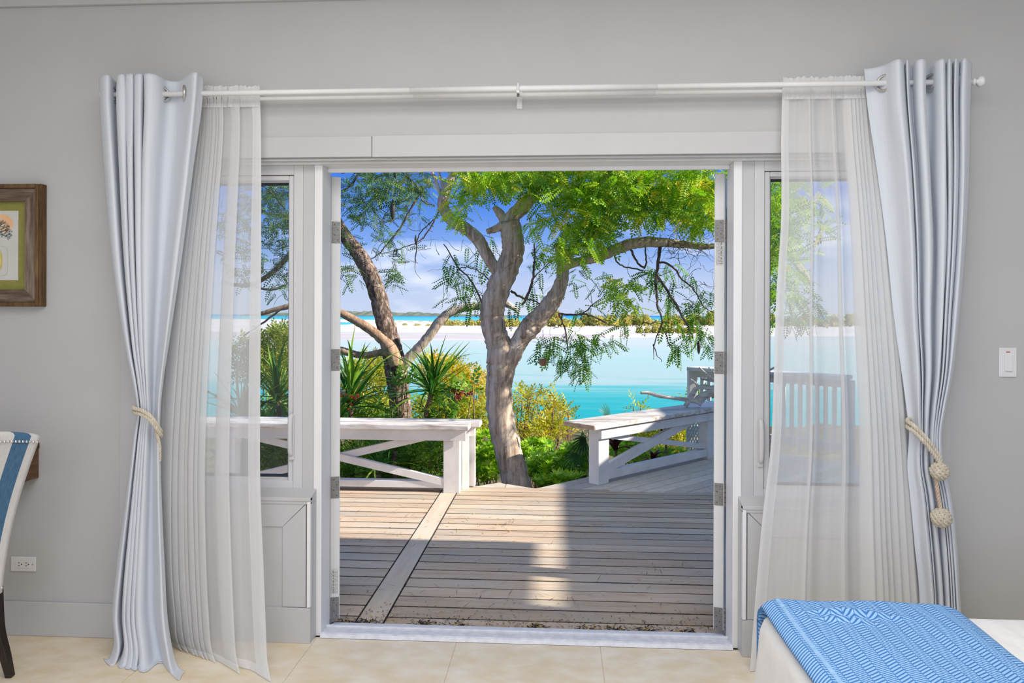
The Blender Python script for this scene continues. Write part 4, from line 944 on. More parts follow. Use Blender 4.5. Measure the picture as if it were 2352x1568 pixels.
for (ins_, z) in ((.03, .345), (.0, .36), (0, .44), (.01, .47), (.05, .485), (.15, .49)):
    pts = []
    for q in range(48):
        a = 2 * math.pi * q / 48; cx_, cy_ = math.cos(a), math.sin(a); e = .3
        pts.append(Vector((-2.47 + (.27 - ins_) * math.copysign(abs(cx_) ** e, cx_), -.635 + (.25 - ins_) * math.copysign(abs(cy_) ** e, cy_), z)))
    sp.append(pts + [pts[0]])
sp.append([Vector((-2.47, -.635, .492))] * 49)
obj('seat', MB().grid(sp, [[(p.y + .372, p.x) for p in r_] for r_ in sp]), 'chair', t, smooth=True)
for (p, q, mid) in (((-2.168, -.402, .36), (-2.128, -.370, 0), (-2.160, -.395, .2)), ((-2.168, -.86, .36), (-2.128, -.875, 0), (-2.160, -.862, .2)), ((-2.69, -.42, .36), (-2.70, -.41, 0), (-2.695, -.415, .2)), ((-2.69, -.84, .36), (-2.70, -.85, 0), (-2.695, -.845, .2))):
    pth = cat_rom([p, mid, ((q[0] + mid[0]) / 2 + .004, (q[1] + mid[1]) / 2, .09), q], 5); n_ = len(pth)
    mb = MB()
    for i in range(n_ - 1):
        pass
    rads = [0.030 - 0.012 * i / (n_ - 1) for i in range(n_)]
    mb.tube(pth, rads, 4); obj('leg', mb, 'legwood', t, bevel=0.004)

# ================================================================== BED
t = thing('bed', (1.7, -1.85, 0), 'bed under a white textured coverlet with a blue throw across its foot', 'bed')
bx0, bx1, by0, by1, zt = 0.565, 2.75, -2.75, -1.015, 0.60
def rrect(out, z, wav=0.0, n=40):
    x0, x1, y0, y1 = bx0 - out, bx1 + out, by0 - out, by1 + out; rr = max(0.055 + out, 0.01); pts = []
    corners = [(x1 - rr, y1 - rr, 0), (x0 + rr, y1 - rr, math.pi / 2), (x0 + rr, y0 + rr, math.pi), (x1 - rr, y0 + rr, 1.5 * math.pi)]
    raw = []
    for ci, (cx_, cy_, a0) in enumerate(corners):
        for k_ in range(7): raw.append((cx_ + rr * math.cos(a0 + k_ * math.pi / 12), cy_ + rr * math.sin(a0 + k_ * math.pi / 12)))
        nx = corners[(ci + 1) % 4]; a1 = a0 + math.pi / 2
        p = (cx_ + rr * math.cos(a1), cy_ + rr * math.sin(a1)); q = (nx[0] + rr * math.cos(a1), nx[1] + rr * math.sin(a1))
        for k_ in range(1, n): raw.append((p[0] + (q[0] - p[0]) * k_ / n, p[1] + (q[1] - p[1]) * k_ / n))
    cxm, cym = (x0 + x1) / 2, (y0 + y1) / 2
    for i, (a, b) in enumerate(raw):
        w_ = wav * (math.sin(i * .55) + .6 * math.sin(i * .23 + 1)); dx, dy_ = a - cxm, b - cym; L = math.hypot(dx, dy_)
        pts.append(Vector((a + dx / L * w_, b + dy_ / L * w_, z)))
    return pts + [pts[0]]
rows = [rrect(o_, z, w_) for o_, z, w_ in ((-.30, zt + .012, 0), (-.10, zt + .006, 0), (-.05, zt, 0), (-.022, zt - .008, 0), (-.006, zt - .022, 0), (.004, zt - .05, .001), (.012, .45, .004), (.03, .30, .008), (.05, .15, .012), (.06, .06, .014))]
c_ = Vector(((bx0 + bx1) / 2, (by0 + by1) / 2, zt + .014)); rows.insert(0, [c_] * len(rows[0]))
obj('coverlet', MB().grid(rows), 'bedspread', t, smooth=True)
obj('mattress', B(bx0 + .03, bx1 - .03, by0 + .03, by1 - .03, .25, zt - .03), 'bedspread', t, bevel=0.04)
obj('bed_base', B(bx0 + .05, bx1 - .05, by0 + .05, by1 - .05, .08, .25), 'legwood', t)
for lx in (bx0 + .1, bx1 - .1):
    for ly in (by0 + .1, by1 - .1): obj('leg', B(lx - .03, lx + .03, ly - .03, ly + .03, 0, .08), 'legwood', t)

t = thing('throw_blanket', (0.83, -1.6, zt), 'blue herringbone throw blanket laid across the foot of the bed', 'blanket')
def throw_pt(u, v):
    """u across 0..0.52 from the foot side, v metres along from the far hanging end"""
    drop = 0.16; R = 0.05; arc = R * math.pi / 2; skew = 0.02 * u
    x = 0.572 + u * 1.0
    if v < drop: y = by1 + .018; z = zt - R + .012 - (drop - v); y += .008 * math.sin(u * 30)
    elif v < drop + arc:
        a = (v - drop) / R; y = by1 - R + .018 + R * math.cos(a) - 0.0; z = zt - R + .014 + R * math.sin(a)
    else:
        y = by1 - R + .018 - (v - drop - arc); z = zt + .014
    if u < .03: z -= (0.03 - u) ** 2 * 14 * (1 if v > drop else 0)
    if v > drop + arc * .8:
        z += 0.004 * math.sin(u * 23 + 1) * math.sin(v * 11) + .006 * max(0, math.sin(v * 5 - .3 + u * 2))
        z += .017 * math.exp(-((y + 1.125 + .05 * u) / .010) ** 2) * math.exp(-((u - .21) / .10) ** 2) + .012 * math.exp(-((y + 1.165 + .10 * u) / .009) ** 2) * math.exp(-((u - .17) / .07) ** 2)
        z += .016 * min(1.0, u / .05) * 0.6
    if u > .45 and v > drop + arc * .5: z -= (u - .45) ** 2 * 3
    return Vector((x, y, z))
rows = []; uvs = []; nu, nv = 70, 260
for i in range(nv + 1):
    v = 1.75 * i / nv; rows.append([throw_pt(.525 * j / nu, v) for j in range(nu + 1)]); uvs.append([(.525 * j / nu, v) for j in range(nu + 1)])
obj('throw_cloth', MB().grid(rows, uvs), 'throw', t, smooth=True, solid=0.007)
hrows = [[throw_pt(.036 + .012 * j / 4, 1.75 * i / nv) + Vector((0, 0, .0045 + .003 * math.sin(math.pi * j / 4))) for j in range(5)] for i in range(16, nv + 1)]
obj('hem_cord', MB().grid(hrows), 'throw_hem', t, smooth=True, label='pale blue woven hem stripe')
#@OUTDOORS@
# ================================================================== GROUND, SEA, ISLAND
ZS = -4.6
def ground_z(x, y): return -0.95 - max(0, y - 3.2) * 0.104 + 0.10 * math.sin(x * .9 + y * .5) + .06 * math.sin(x * 2.3)
rows = [[Vector((x, y, ground_z(x, y))) for x in np.linspace(-30, 30, 60)] for y in list(np.linspace(0.3, 12, 30)) + list(np.linspace(13, 46, 24))]
obj('ground', MB().grid(rows), 'soil', kind='structure', smooth=True)
obj('sea', MB().add([(-20000, 14, ZS), (20000, 14, ZS), (20000, 26000, ZS), (-20000, 26000, ZS)], [(0, 1, 2, 3)]), 'water', kind='structure')
poly = [(-300, 778), (300, 779), (1100, 780), (1300, 779), (1445, 774), (1640, 772), (2000, 772), (2600, 771), (2600, 741), (1640, 741), (1300, 740), (1180, 741), (1060, 739), (980, 737), (880, 735), (780, 733), (-300, 731)]
obj('sand_spit', MB().prism([(q.x, q.y) for q in (PZ(a, b, -4.5) for a, b in poly)], -4.8, -4.5), 'sand', kind='structure')
M['wetsand'] = simple('wet_sand', (0.50, 0.475, 0.46), (0.60, 0.57, 0.555), 0.05, 0.8, spec=0.1, detail=6, stretch=(1, 3, 1))
wet = [(-300, 777.5), (300, 778.5), (1100, 779.5), (1300, 778.5), (1390, 775), (1390, 768), (1100, 764), (780, 762), (-300, 760)]
obj('wet_sand_flat', MB().prism([(q.x, q.y) for q in (PZ(a, b, -4.49) for a, b in wet)], -4.6, -4.49), 'wetsand', kind='structure')
lag = [(820 + 62 * math.cos(a) - 60, 742.5 + 3.4 * math.sin(a)) for a in [2 * math.pi * i / 28 for i in range(28)]]
obj('lagoon', MB().prism([(q.x, q.y) for q in (PZ(a, b, -4.46) for a, b in lag)], -4.6, -4.46), 'teal_pool', kind='structure')
# low island on the horizon
rows = []
prof_h = [(560, 3), (640, 6), (700, 5), (760, 8), (800, 10), (850, 11), (880, 8), (920, 8), (960, 9), (1000, 6), (1050, 5), (1100, 4), (1160, 3), (1230, .5)]
IY = 3200.0
xs = np.linspace(560, 1230, 120); hs = np.interp(xs, [p[0] for p in prof_h], [p[1] for p in prof_h])
for dyv, kz in ((-120, 0), (-60, .55), (0, 1.0), (80, .9), (200, 0)):
    line = []
    for i, px in enumerate(xs):
        p = PXZ(px, ZS, IY); h = hs[i] * PXM(IY) * (1 + .16 * math.sin(i * 1.7) + .12 * math.sin(i * .71 + kz * 3)) + 6 * PXM(IY) * 0
        line.append(Vector((p.x, IY + dyv, ZS + h * kz)))
    rows.append(line)
obj('island', MB().grid(rows), 'island', smooth=True, label='low scrub-covered island along the horizon', cat='island')

# ================================================================== FOLIAGE TOOLS
def leaf_quads(specs):
    """specs: list of (base, dir, normal, length, width) -> verts, quads"""
    V = []
    for b, d, n, L, w_ in specs:
        b = Vector(b); d = Vector(d).normalized(); s = d.cross(Vector(n)).normalized()
        V += [b, b + d * L * .45 + s * w_ / 2, b + d * L, b + d * L * .45 - s * w_ / 2]
    V = np.array([tuple(v) for v in V]); Q = np.arange(len(V)).reshape(-1, 4); return V, Q
def pinnate(pairs=10, L=.17, ll=.028, lw=.010):
    sp = []
    for i in range(pairs):
        x = L * (i + .7) / pairs; z = -0.25 * (x / L) ** 2 * L
        for s in (1, -1):
            sp.append(((x, 0, z), (0.45, s, -.25), (0, 0, 1), ll * (1 - .35 * abs(i / pairs - .4)), lw))
    sp.append(((L, 0, -.25 * L), (1, 0, -.3), (0, 0, 1), ll, lw)); return leaf_quads(sp)
def rosette_t(n=9, ll=.09, lw=.028, tilt=.55):
    return leaf_quads([((0, 0, 0), (math.cos(a), math.sin(a), tilt * random.uniform(.6, 1.5)), (-math.cos(a), -math.sin(a), 1.5), ll * random.uniform(.8, 1.15), lw) for a in [2 * math.pi * i / n + random.uniform(-.2, .2) for i in range(n)]])
def sprig_t(n=7, L=.14, ll=.055, lw=.022):
    return leaf_quads([((L * i / n, 0, 0), (.6, (1 if i % 2 else -1) * .8, random.uniform(-.3, .5)), (0, random.uniform(-.5, .5), 1), ll, lw) for i in range(n)] + [((L, 0, 0), (1, 0, 0), (0, 0, 1), ll, lw)])
def scatter(tpl, P, tint, pitch=(-1.1, .3), scale=(.75, 1.25), roll=.7, up=False):
    V0, Q0 = tpl; n = len(P); P = np.asarray(P)
    az = rng.uniform(0, 2 * np.pi, n); pt = rng.uniform(pitch[0], pitch[1], n); rl = rng.uniform(-roll, roll, n); sc = rng.uniform(scale[0], scale[1], n)
    cz, sz, cp, sp_, cr_, sr = np.cos(az), np.sin(az), np.cos(pt), np.sin(pt), np.cos(rl), np.sin(rl)
    X = np.stack([cz * cp, sz * cp, sp_], 1); Y0 = np.stack([-sz, cz, np.zeros(n)], 1); Z0_ = np.cross(X, Y0)
    Y1 = Y0 * cr_[:, None] + Z0_ * sr[:, None]; Z1_ = np.cross(X, Y1)
    R_ = np.stack([X, Y1, Z1_], 2)                        # n,3,3 columns
    V = np.einsum('nij,vj->nvi', R_, V0) * sc[:, None, None] + P[:, None, :]
    Q = Q0[None] + (np.arange(n) * len(V0))[:, None, None]
    T = np.repeat(np.asarray(tint), len(V0))
    return V.reshape(-1, 3), Q.reshape(-1, 4), T
def join(parts):
    V, Q, T = [], [], []; k_ = 0
    for v, q, t_ in parts: V.append(v); Q.append(q + k_); T.append(t_); k_ += len(v)
    return np.concatenate(V), np.concatenate(Q), np.concatenate(T)
def blob_pts(px, py, rx, ry, n, Y, dY):
    a = rng.uniform(0, 2 * np.pi, n); r_ = np.sqrt(rng.uniform(0, 1, n)); yy = Y + rng.uniform(-dY, dY, n)
    return np.array([tuple(PY(px + rx * r_[i] * math.cos(a[i]), py + ry * r_[i] * math.sin(a[i]), yy[i])) for i in range(n)])
def limb(t, name, pts, Y, mat, n=12, wob=.05):
    c, r_ = pxpath(pts, Y, 1.0, 7)
    for i in range(1, len(c) - 1): c[i] = c[i] + Vector((random.uniform(-1, 1), random.uniform(-1, 1), random.uniform(-1, 1))) * r_[i] * .05
    return obj(name, MB().tube(c, r_, n, wob=wob), mat, t, smooth=True)
def twigs(t, paths, Y, auto=(), seed=1, mat='twig'):
    random.seed(seed); mb = MB()
    for pts in paths:
        c, r_ = pxpath(pts, Y, .62, 5)
        c = [p + Vector((random.uniform(-1, 1), random.uniform(-1, 1), random.uniform(-1, 1))) * .006 for p in c]
        mb.tube(c, r_, 5)
    for (px, py, rx, ry, n, YY, dY) in auto:
        for _ in range(n):
            yy = YY + random.uniform(-dY, dY); x0 = px + random.uniform(-rx, rx); y0 = py + random.uniform(-ry, ry); a = random.uniform(0, 2 * math.pi); L = random.uniform(20, 60)
            pts = []; r0 = random.uniform(.7, 1.7)
            for q in range(6):
                pts.append((x0, y0, max(r0 * (1 - q / 6.5), .45), yy)); x0 += math.cos(a) * L / 5; y0 += math.sin(a) * L / 5; a += random.uniform(-.55, .55)
            c, r_ = pxpath(pts, yy, .62, 3); mb.tube(c, r_, 4)
    return obj('twigs', mb, mat, t, smooth=True, kind='stuff')

# ================================================================== TREES
random.seed(31)
TY = 3.85
t = thing('shade_tree', (PY(1190, 1125, TY).x, TY, ground_z(-.3, TY)), 'pale barked forked tree growing at the deck edge between the railings', 'tree')
limb(t, 'trunk', [(1215, 1290, 36), (1200, 1180, 34), (1187, 1115, 33), (1168, 1040, 31), (1152, 965, 31), (1146, 900, 30), (1150, 850, 32), (1148, 800, 30), (1136, 760, 27), (1130, 720, 28), (1140, 675, 28), (1162, 625, 26), (1178, 580, 26), (1176, 540, 25), (1170, 510, 24)], TY, 'bark_pale', 18)
limb(t, 'limb', [(1150, 855, 22), (1172, 820, 24), (1192, 785, 20), (1215, 755, 24), (1232, 735, 22), (1262, 702, 21), (1283, 665, 17), (1292, 632, 14), (1292, 600, 14), (1284, 575, 9), (1276, 560, 5)], TY, 'bark_pale', 16)
limb(t, 'limb', [(1292, 612, 13), (1330, 600, 10), (1370, 592, 11), (1410, 575, 13), (1450, 560, 13), (1500, 556, 12), (1560, 560, 9), (1620, 566, 7), (1680, 560, 5)], TY, 'bark_pale', 12)
limb(t, 'limb', [(1290, 598, 9), (1292, 585, 8), (1306, 579, 7), (1330, 582, 5)], TY, 'bark_pale', 10)
limb(t, 'limb', [(1165, 520, 20), (1180, 495, 17), (1205, 470, 17), (1235, 435, 13), (1255, 395, 11), (1275, 350, 9), (1300, 290, 7)], TY, 'bark_pale', 12)
limb(t, 'limb', [(1160, 650, 16), (1140, 620, 14), (1118, 585, 14), (1098, 550, 15), (1070, 525, 14), (1040, 508, 14), (1020, 480, 13), (1018, 455, 12), (1030, 425, 10), (1045, 385, 8), (1060, 330, 6)], TY, 'bark_pale', 12)
limb(t, 'limb', [(1178, 500, 13), (1160, 512, 11), (1142, 524, 9), (1118, 532, 6)], TY, 'bark_pale', 10)
limb(t, 'limb', [(1160, 510, 11), (1148, 490, 10), (1135, 475, 6)], TY, 'bark_pale', 10)
limb(t, 'limb', [(1022, 462, 7), (1008, 435, 5), (997, 405, 4), (985, 380, 3), (970, 350, 2)], TY, 'bark_pale', 8)
limb(t, 'limb', [(1026, 450, 5), (1014, 420, 4), (1008, 395, 3), (1000, 360, 2)], TY, 'bark_pale', 8)
limb(t, 'limb', [(1120, 535, 4), (1205, 470, 12), (1250, 440, 6)], TY - .3, 'bark_pale', 8) if False else None
limb(t, 'limb', [(1560, 400, 9), (1610, 425, 8), (1660, 445, 9), (1720, 470, 9)], TY + .5, 'twig', 8)
tw = [[(1515, 560, 7), (1512, 600, 6), (1506, 650, 5), (1510, 700, 4), (1520, 735, 3), (1505, 780, 2), (1500, 825, 1)], [(1512, 600, 4), (1545, 612, 4), (1565, 640, 3), (1590, 660, 3), (1615, 700, 2), (1640, 720, 1)],
      [(1508, 630, 5), (1540, 680, 5), (1570, 730, 4), (1592, 775, 2)], [(1282, 722, 5), (1310, 722, 4), (1340, 722, 4), (1370, 730, 3), (1400, 745, 2), (1440, 752, 1)], [(1285, 722, 4), (1298, 760, 3), (1305, 805, 2)], [(1292, 722, 3), (1288, 745, 2), (1270, 755, 1)],
      [(1338, 720, 3), (1365, 698, 2), (1390, 678, 1)], [(1228, 560, 3), (1226, 610, 4), (1222, 650, 5), (1210, 680, 5), (1200, 700, 4)], [(1172, 668, 5), (1200, 684, 4), (1225, 690, 3), (1252, 705, 3)], [(1222, 640, 3), (1245, 618, 2), (1280, 590, 2)],
      [(1445, 565, 5), (1462, 600, 4), (1480, 615, 4), (1485, 590, 3), (1480, 560, 3)], [(1410, 580, 3), (1420, 605, 3), (1445, 615, 3), (1475, 620, 3)], [(1508, 735, 3), (1495, 745, 2), (1480, 740, 2), (1465, 765, 1)], [(1515, 740, 2), (1530, 770, 2), (1540, 800, 1)], [(1500, 790, 2), (1510, 815, 1.5), (1520, 830, 1)],
      [(1110, 700, 4), (1080, 640, 3), (1050, 610, 3), (1020, 560, 2)], [(1130, 650, 3), (1095, 620, 2), (1060, 615, 2), (1030, 640, 1)], [(1010, 480, 3), (1000, 500, 2), (985, 515, 2), (960, 545, 2), (955, 600, 1)]]
BL = [(1100, 420, 62, 42, 64), (1060, 462, 30, 34, 16), (1170, 410, 60, 45, 60), (1250, 430, 60, 50, 62), (1330, 415, 80, 55, 105), (1335, 510, 65, 55, 75), (1310, 585, 50, 38, 34), (1420, 425, 80, 55, 105), (1450, 485, 72, 42, 58), (1520, 435, 80, 65, 110), (1565, 492, 65, 40, 66), (1610, 430, 50, 65, 80), (1612, 520, 34, 32, 26), (1380, 548, 36, 30, 18), (1230, 510, 30, 40, 14), (1690, 470, 40, 90, 50), (1300, 345, 250, 30, 60), (1500, 345, 150, 30, 40), (1785, 520, 36, 110, 110), (1850, 500, 60, 110, 30), (1800, 650, 40, 60, 30), (1440, 690, 32, 42, 20), (1060, 505, 22, 22, 8), (1370, 470, 60, 60, 40)]
parts = []
for (a, b, c, d, n) in BL:
    P = blob_pts(a, b - 16, c, d * .92, int(n * 2.5), TY - .40, .55); parts.append(scatter(pinnate(9, .17, .036, .0165), P, np.clip(rng.normal(.55, .27, len(P)), 0, 1), (-1.0, .7), roll=1.3))
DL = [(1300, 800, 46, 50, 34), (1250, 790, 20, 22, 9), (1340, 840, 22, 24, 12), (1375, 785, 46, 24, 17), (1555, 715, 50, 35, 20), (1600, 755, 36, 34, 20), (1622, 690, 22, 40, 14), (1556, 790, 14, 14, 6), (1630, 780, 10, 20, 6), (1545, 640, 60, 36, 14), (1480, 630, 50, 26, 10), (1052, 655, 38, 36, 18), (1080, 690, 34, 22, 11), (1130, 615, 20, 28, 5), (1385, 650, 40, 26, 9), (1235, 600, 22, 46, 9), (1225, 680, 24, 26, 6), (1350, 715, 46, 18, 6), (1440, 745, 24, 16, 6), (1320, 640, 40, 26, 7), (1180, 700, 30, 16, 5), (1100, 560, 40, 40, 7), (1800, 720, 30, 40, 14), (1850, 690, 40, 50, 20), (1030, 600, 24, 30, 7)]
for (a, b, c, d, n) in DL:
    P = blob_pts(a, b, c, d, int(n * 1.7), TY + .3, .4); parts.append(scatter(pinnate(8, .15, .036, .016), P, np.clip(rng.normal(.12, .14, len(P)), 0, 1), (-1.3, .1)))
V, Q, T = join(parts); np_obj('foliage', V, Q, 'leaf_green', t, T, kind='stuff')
twigs(t, tw, TY, [(a, b, c, d, max(2, n // 12), TY, .7) for (a, b, c, d, n) in BL if b > 380] + [(a, b, c, d, max(2, n // 3), TY, .4) for (a, b, c, d, n) in DL] + [(1590, 555, 45, 34, 70, TY, .25), (1530, 560, 40, 20, 26, TY, .2), (1560, 640, 70, 60, 30, TY, .4), (1110, 600, 60, 60, 14, TY, .3)], 9)

LY = 5.6
t = thing('shade_tree', (PY(925, 1000, LY).x, LY, ground_z(-1.8, LY)), 'dark scaly leaning tree with two brown side branches behind the bench railing', 'tree')
limb(t, 'trunk', [(935, 1260, 27), (935, 1100, 26), (930, 1040, 25), (922, 960, 25), (915, 890, 25), (908, 840, 26), (898, 790, 24), (882, 735, 21), (870, 685, 20), (848, 625, 19), (822, 580, 17), (795, 545, 15), (768, 500, 13), (740, 440, 11), (720, 380, 9)], LY, 'bark_dark', 16)
limb(t, 'limb', [(912, 840, 16), (895, 800, 16), (880, 782, 12), (855, 760, 11), (820, 738, 10), (785, 720, 9), (740, 705, 8), (680, 700, 7), (600, 720, 5)], LY - .22, 'bark_brown', 12)
limb(t, 'limb', [(900, 808, 12), (870, 810, 8), (840, 816, 8), (810, 812, 8), (785, 805, 9), (760, 800, 6)], LY - .2, 'bark_brown', 12)
limb(t, 'limb', [(918, 855, 14), (940, 822, 12), (965, 795, 11), (990, 765, 11), (1008, 740, 11), (1030, 720, 10), (1060, 708, 9), (1095, 703, 9), (1130, 698, 9), (1160, 697, 8), (1178, 706, 6), (1192, 720, 2)], LY - .15, 'bark_pale', 12)
limb(t, 'limb', [(745, 450, 8), (700, 540, 7), (660, 590, 7), (620, 630, 6), (570, 655, 5), (520, 650, 4)], LY, 'bark_dark', 8)
limb(t, 'limb', [(900, 830, 9), (700, 700, 6), (650, 740, 6), (610, 780, 5), (560, 800, 4)], LY + .4, 'bark_dark', 8) if False else None
LB = [(840, 425, 60, 40, 60), (900, 412, 60, 32, 56), (950, 430, 46, 36, 36), (885, 480, 55, 34, 32), (820, 475, 36, 36, 24), (940, 490, 36, 34, 12), (880, 555, 46, 30, 12), (985, 420, 24, 24, 10), (900, 635, 20, 26, 14), (808, 620, 26, 36, 14), (925, 590, 26, 24, 5), (850, 330, 120, 40, 60), (640, 470, 34, 60, 66), (600, 450, 60, 44, 50), (565, 520, 60, 60, 50), (640, 560, 30, 60, 34), (560, 600, 50, 40, 26), (640, 650, 26, 30, 14), (800, 540, 14, 20, 6)]
parts = []
for (a, b, c, d, n) in LB:
    P = blob_pts(a, b, c, d, int(n * 2.1), LY, 1.0); parts.append(scatter(pinnate(8, .16, .034, .015), P, np.clip(rng.normal(.46, .28, len(P)), 0, 1), (-1.0, .6), roll=1.2))
V, Q, T = join(parts); np_obj('foliage', V, Q, 'leaf_dark', t, T, kind='stuff')
twigs(t, [[(876, 577, 2), (890, 560, 3), (918, 525, 4), (940, 485, 4), (962, 440, 4), (940, 410, 3), (910, 385, 3)], [(962, 440, 3), (975, 465, 3), (1000, 472, 2)], [(905, 505, 3), (880, 510, 2), (860, 490, 2)], [(880, 575, 2), (860, 590, 2), (840, 600, 1)], [(1000, 500, 3), (985, 530, 3), (960, 555, 2), (920, 570, 2), (890, 580, 1)], [(958, 555, 2), (955, 590, 2), (955, 625, 1), (968, 640, 1)], [(785, 440, 4), (800, 430, 4), (830, 395, 4), (850, 370, 4)], [(655, 655, 5), (620, 665, 5), (560, 650, 4)], [(655, 700, 4), (620, 730, 4), (560, 770, 3)], [(655, 480, 4), (620, 440, 3), (590, 420, 3)], [(950, 420, 2), (935, 400, 2)]], LY, [(a, b, c, d, max(3, n // 6), LY, .8) for (a, b, c, d, n) in LB if b > 380] + [(920, 560, 80, 60, 22, LY, .5)], 10)

# things hung in the trees
for i, (px, py, Y, s, lab) in enumerate(((902, 480, LY - .9, 1.0, 'dark seed pod hanging below the leaves against blue sky'), (908, 392, LY - .9, .75, 'dark seed pod hanging high beside the door head'), (955, 550, LY - .9, .5, 'small dark pod hanging among thin bare twigs'), (1288, 410, TY - .15, .7, 'dark pod paired with a lower one in bright leaves'), (1300, 422, TY - .15, .7, 'dark pod hanging just below its twin in bright leaves'), (1605, 797, TY - .25, .65, 'dark leaf shaped ornament on a thread over the water'))):
    c = PY(px, py, Y); L = 26 * s * PXM(Y)
    t = thing('hanging_pod', tuple(c), lab, 'seed pod', 'dark pods hung in the trees')
    obj('pod', MB().lathe([(.0006, -L), (L * .16, -L * .7), (L * .25, -L * .1), (L * .22, L * .35), (L * .10, L * .75), (.0008, L * .9)], c, 'Z', 10), 'pod', t, smooth=True)
    obj('cord', MB().tube([c + Vector((0, 0, L * .85)), c + Vector((.004, 0, L * .85 + .10)), c + Vector((0, .004, L * .85 + .22))], .0014, 5), 'cord', t)
c = PY(1247, 831, TY - .35); R = 10 * PXM(TY - .35)
t = thing('hanging_coconut', tuple(c), 'half coconut shell hanging on a cord below the leaves', 'coconut')
obj('shell', MB().lathe([(.001, -R), (R * .5, -R * .88), (R * .85, -R * .5), (R, 0), (R * .95, R * .45), (R * .85, R * .72), (R * .78, R * .70), (R * .7, R * .2), (.001, -R * .5)], c, 'Z', 20), 'coconut', t, smooth=True)
for s in (-1, 1): obj('cord', MB().tube([c + Vector((s * R * .85, 0, R * .7)), c + Vector((s * R * .3, 0, R * 4)), c + Vector((0, 0, R * 7.5))], .0015, 5), 'cord', t)

# ================================================================== PLANTS
def blade_mesh(name, width, droop, mat, seg=9, rise=.55):
    mb = MB(); L_, R_ = [], []
    rows = []
    for i in range(seg + 1):
        x = i / seg; z = rise * x - droop * x * x; w_ = width * min(1, .45 + x * 4) * (1 - x ** 2.6) + .0008
        rows.append([Vector((x, -w_ / 2, z + w_ * .22)), Vector((x, 0, z)), Vector((x, w_ / 2, z + w_ * .22))])
    return mesh_of(name, mb.grid(rows), mat, True)
BLADES = [blade_mesh('blade', .050, d, 'blade', rise=r_) for d, r_ in ((.15, .35), (.45, .6), (.8, .75))]
def spiky(px, py, Y, n, L, label, lean=(0, 0), stem=True):
    c = PY(px, py, Y); t = thing('spiky_plant', (c.x, c.y, ground_z(c.x, c.y)), label, 'plant', 'spiky rosette plants')
    if stem:
        g = Vector((c.x + lean[0], c.y + lean[1], ground_z(c.x, c.y) - .1)); obj('stem', MB().tube(cat_rom([g, g.lerp(c, .5) + Vector((.03, 0, 0)), c], 6), 0.028, 8, wob=.1), 'stem', t, smooth=True)
    for i in range(n):
        o = link('leaf', random.choice(BLADES), t); el = random.uniform(-.55, 1.15); az = i * 2.399 + random.uniform(-.3, .3)
        o.location = c + Vector((random.uniform(-.02, .02), random.uniform(-.02, .02), random.uniform(-.06, .03)))
        s = L * random.uniform(.7, 1.12); o.scale = (s, s * random.uniform(.8, 1.3), s)
        o.rotation_euler = (random.uniform(-.4, .4), -el, az)
random.seed(55)
spiky(992, 898, 4.9, 70, .66, 'sunlit spiky rosette plant just above the bench railing beside the scaly trunk', (-.5, .1))
spiky(805, 925, 4.7, 64, .82, 'big spiky rosette plant with red berries at the bench railing')
spiky(770, 985, 4.3, 44, .60, 'dark spiky plant low behind the bench railing beneath the berries')
spiky(868, 1080, 3.9, 34, .42, 'small bright spiky plant seen through the crossed braces of the bench')
spiky(905, 1035, 4.1, 34, .42, 'spiky plant in front of the scaly trunk base behind the bench')
spiky(640, 920, 4.6, 54, .72, 'spiky plant seen through the left sidelight above the bench')
spiky(560, 960, 4.3, 40, .66, 'spiky plant behind the left sidelight next to the sheer')
spiky(1160, 1000, 5.3, 16, .30, 'small spiky tuft behind the pale trunk') if False else None

def leaf_mass(label, tpl, mat, blobs, name='shrub', cat='shrub', group=None, dY=.5, tint=(.5, .22), pitch=(-.4, 1.2), stems=6, scale=(.75, 1.25), auto=0):
    a, b, c_, d, n, Y = blobs[0]; cc = PY(a, b, Y); g = ground_z(cc.x, cc.y)
    t = thing(name, (cc.x, cc.y, g), label, cat, group); parts = []; mb = MB()
    for (a, b, c_, d, n, Y) in blobs:
        P = blob_pts(a, b, c_, d, int(n * 1.7), Y, dY); parts.append(scatter(tpl() if callable(tpl) else tpl, P, np.clip(rng.normal(tint[0], tint[1], len(P)), 0, 1), pitch, scale))
        base = PY(a, b, Y); base.z = ground_z(base.x, base.y) - .05
        for i in range(stems):
            q = Vector(tuple(P[int(rng.integers(len(P)))])); m_ = base.lerp(q, .5) + Vector((random.uniform(-.1, .1), random.uniform(-.1, .1), .1))
            mb.tube(cat_rom([base + Vector((random.uniform(-.1, .1), random.uniform(-.1, .1), 0)), m_, q], 5), [.016 - .0012 * k_ for k_ in range(11)], 5)
    V, Q, T = join(parts); np_obj('foliage', V, Q, mat, t, T, kind='stuff')
    if stems: obj('stems', mb, 'stem', t, smooth=True, kind='stuff')
    return t
YS = lambda: sprig_t(7, .16, .062, .026)
random.seed(61)
leaf_mass('yellow-green shrub behind the big berry plant, below the side branches', YS, 'leaf_yellow', [(830, 890, 70, 56, 260, 8.0), (870, 850, 50, 40, 140, 8.4), (840, 950, 70, 30, 120, 7.4)], group='yellow-green coastal shrubs', tint=(.35, .2))
leaf_mass('golden shrub rising behind the sunlit spiky rosette', YS, 'leaf_yellow', [(1030, 870, 46, 46, 190, 8.2), (1080, 900, 44, 50, 190, 8.4), (990, 850, 30, 26, 60, 8.4)], group='yellow-green coastal shrubs', tint=(.68, .16))
leaf_mass('yellow-green shrub filling the gap between scaly trunk and pale trunk', YS, 'leaf_yellow', [(1080, 965, 56, 42, 210, 7.4), (1000, 950, 60, 40, 170, 7.4), (1050, 1005, 60, 36, 120, 6.8)], group='yellow-green coastal shrubs', tint=(.38, .2))
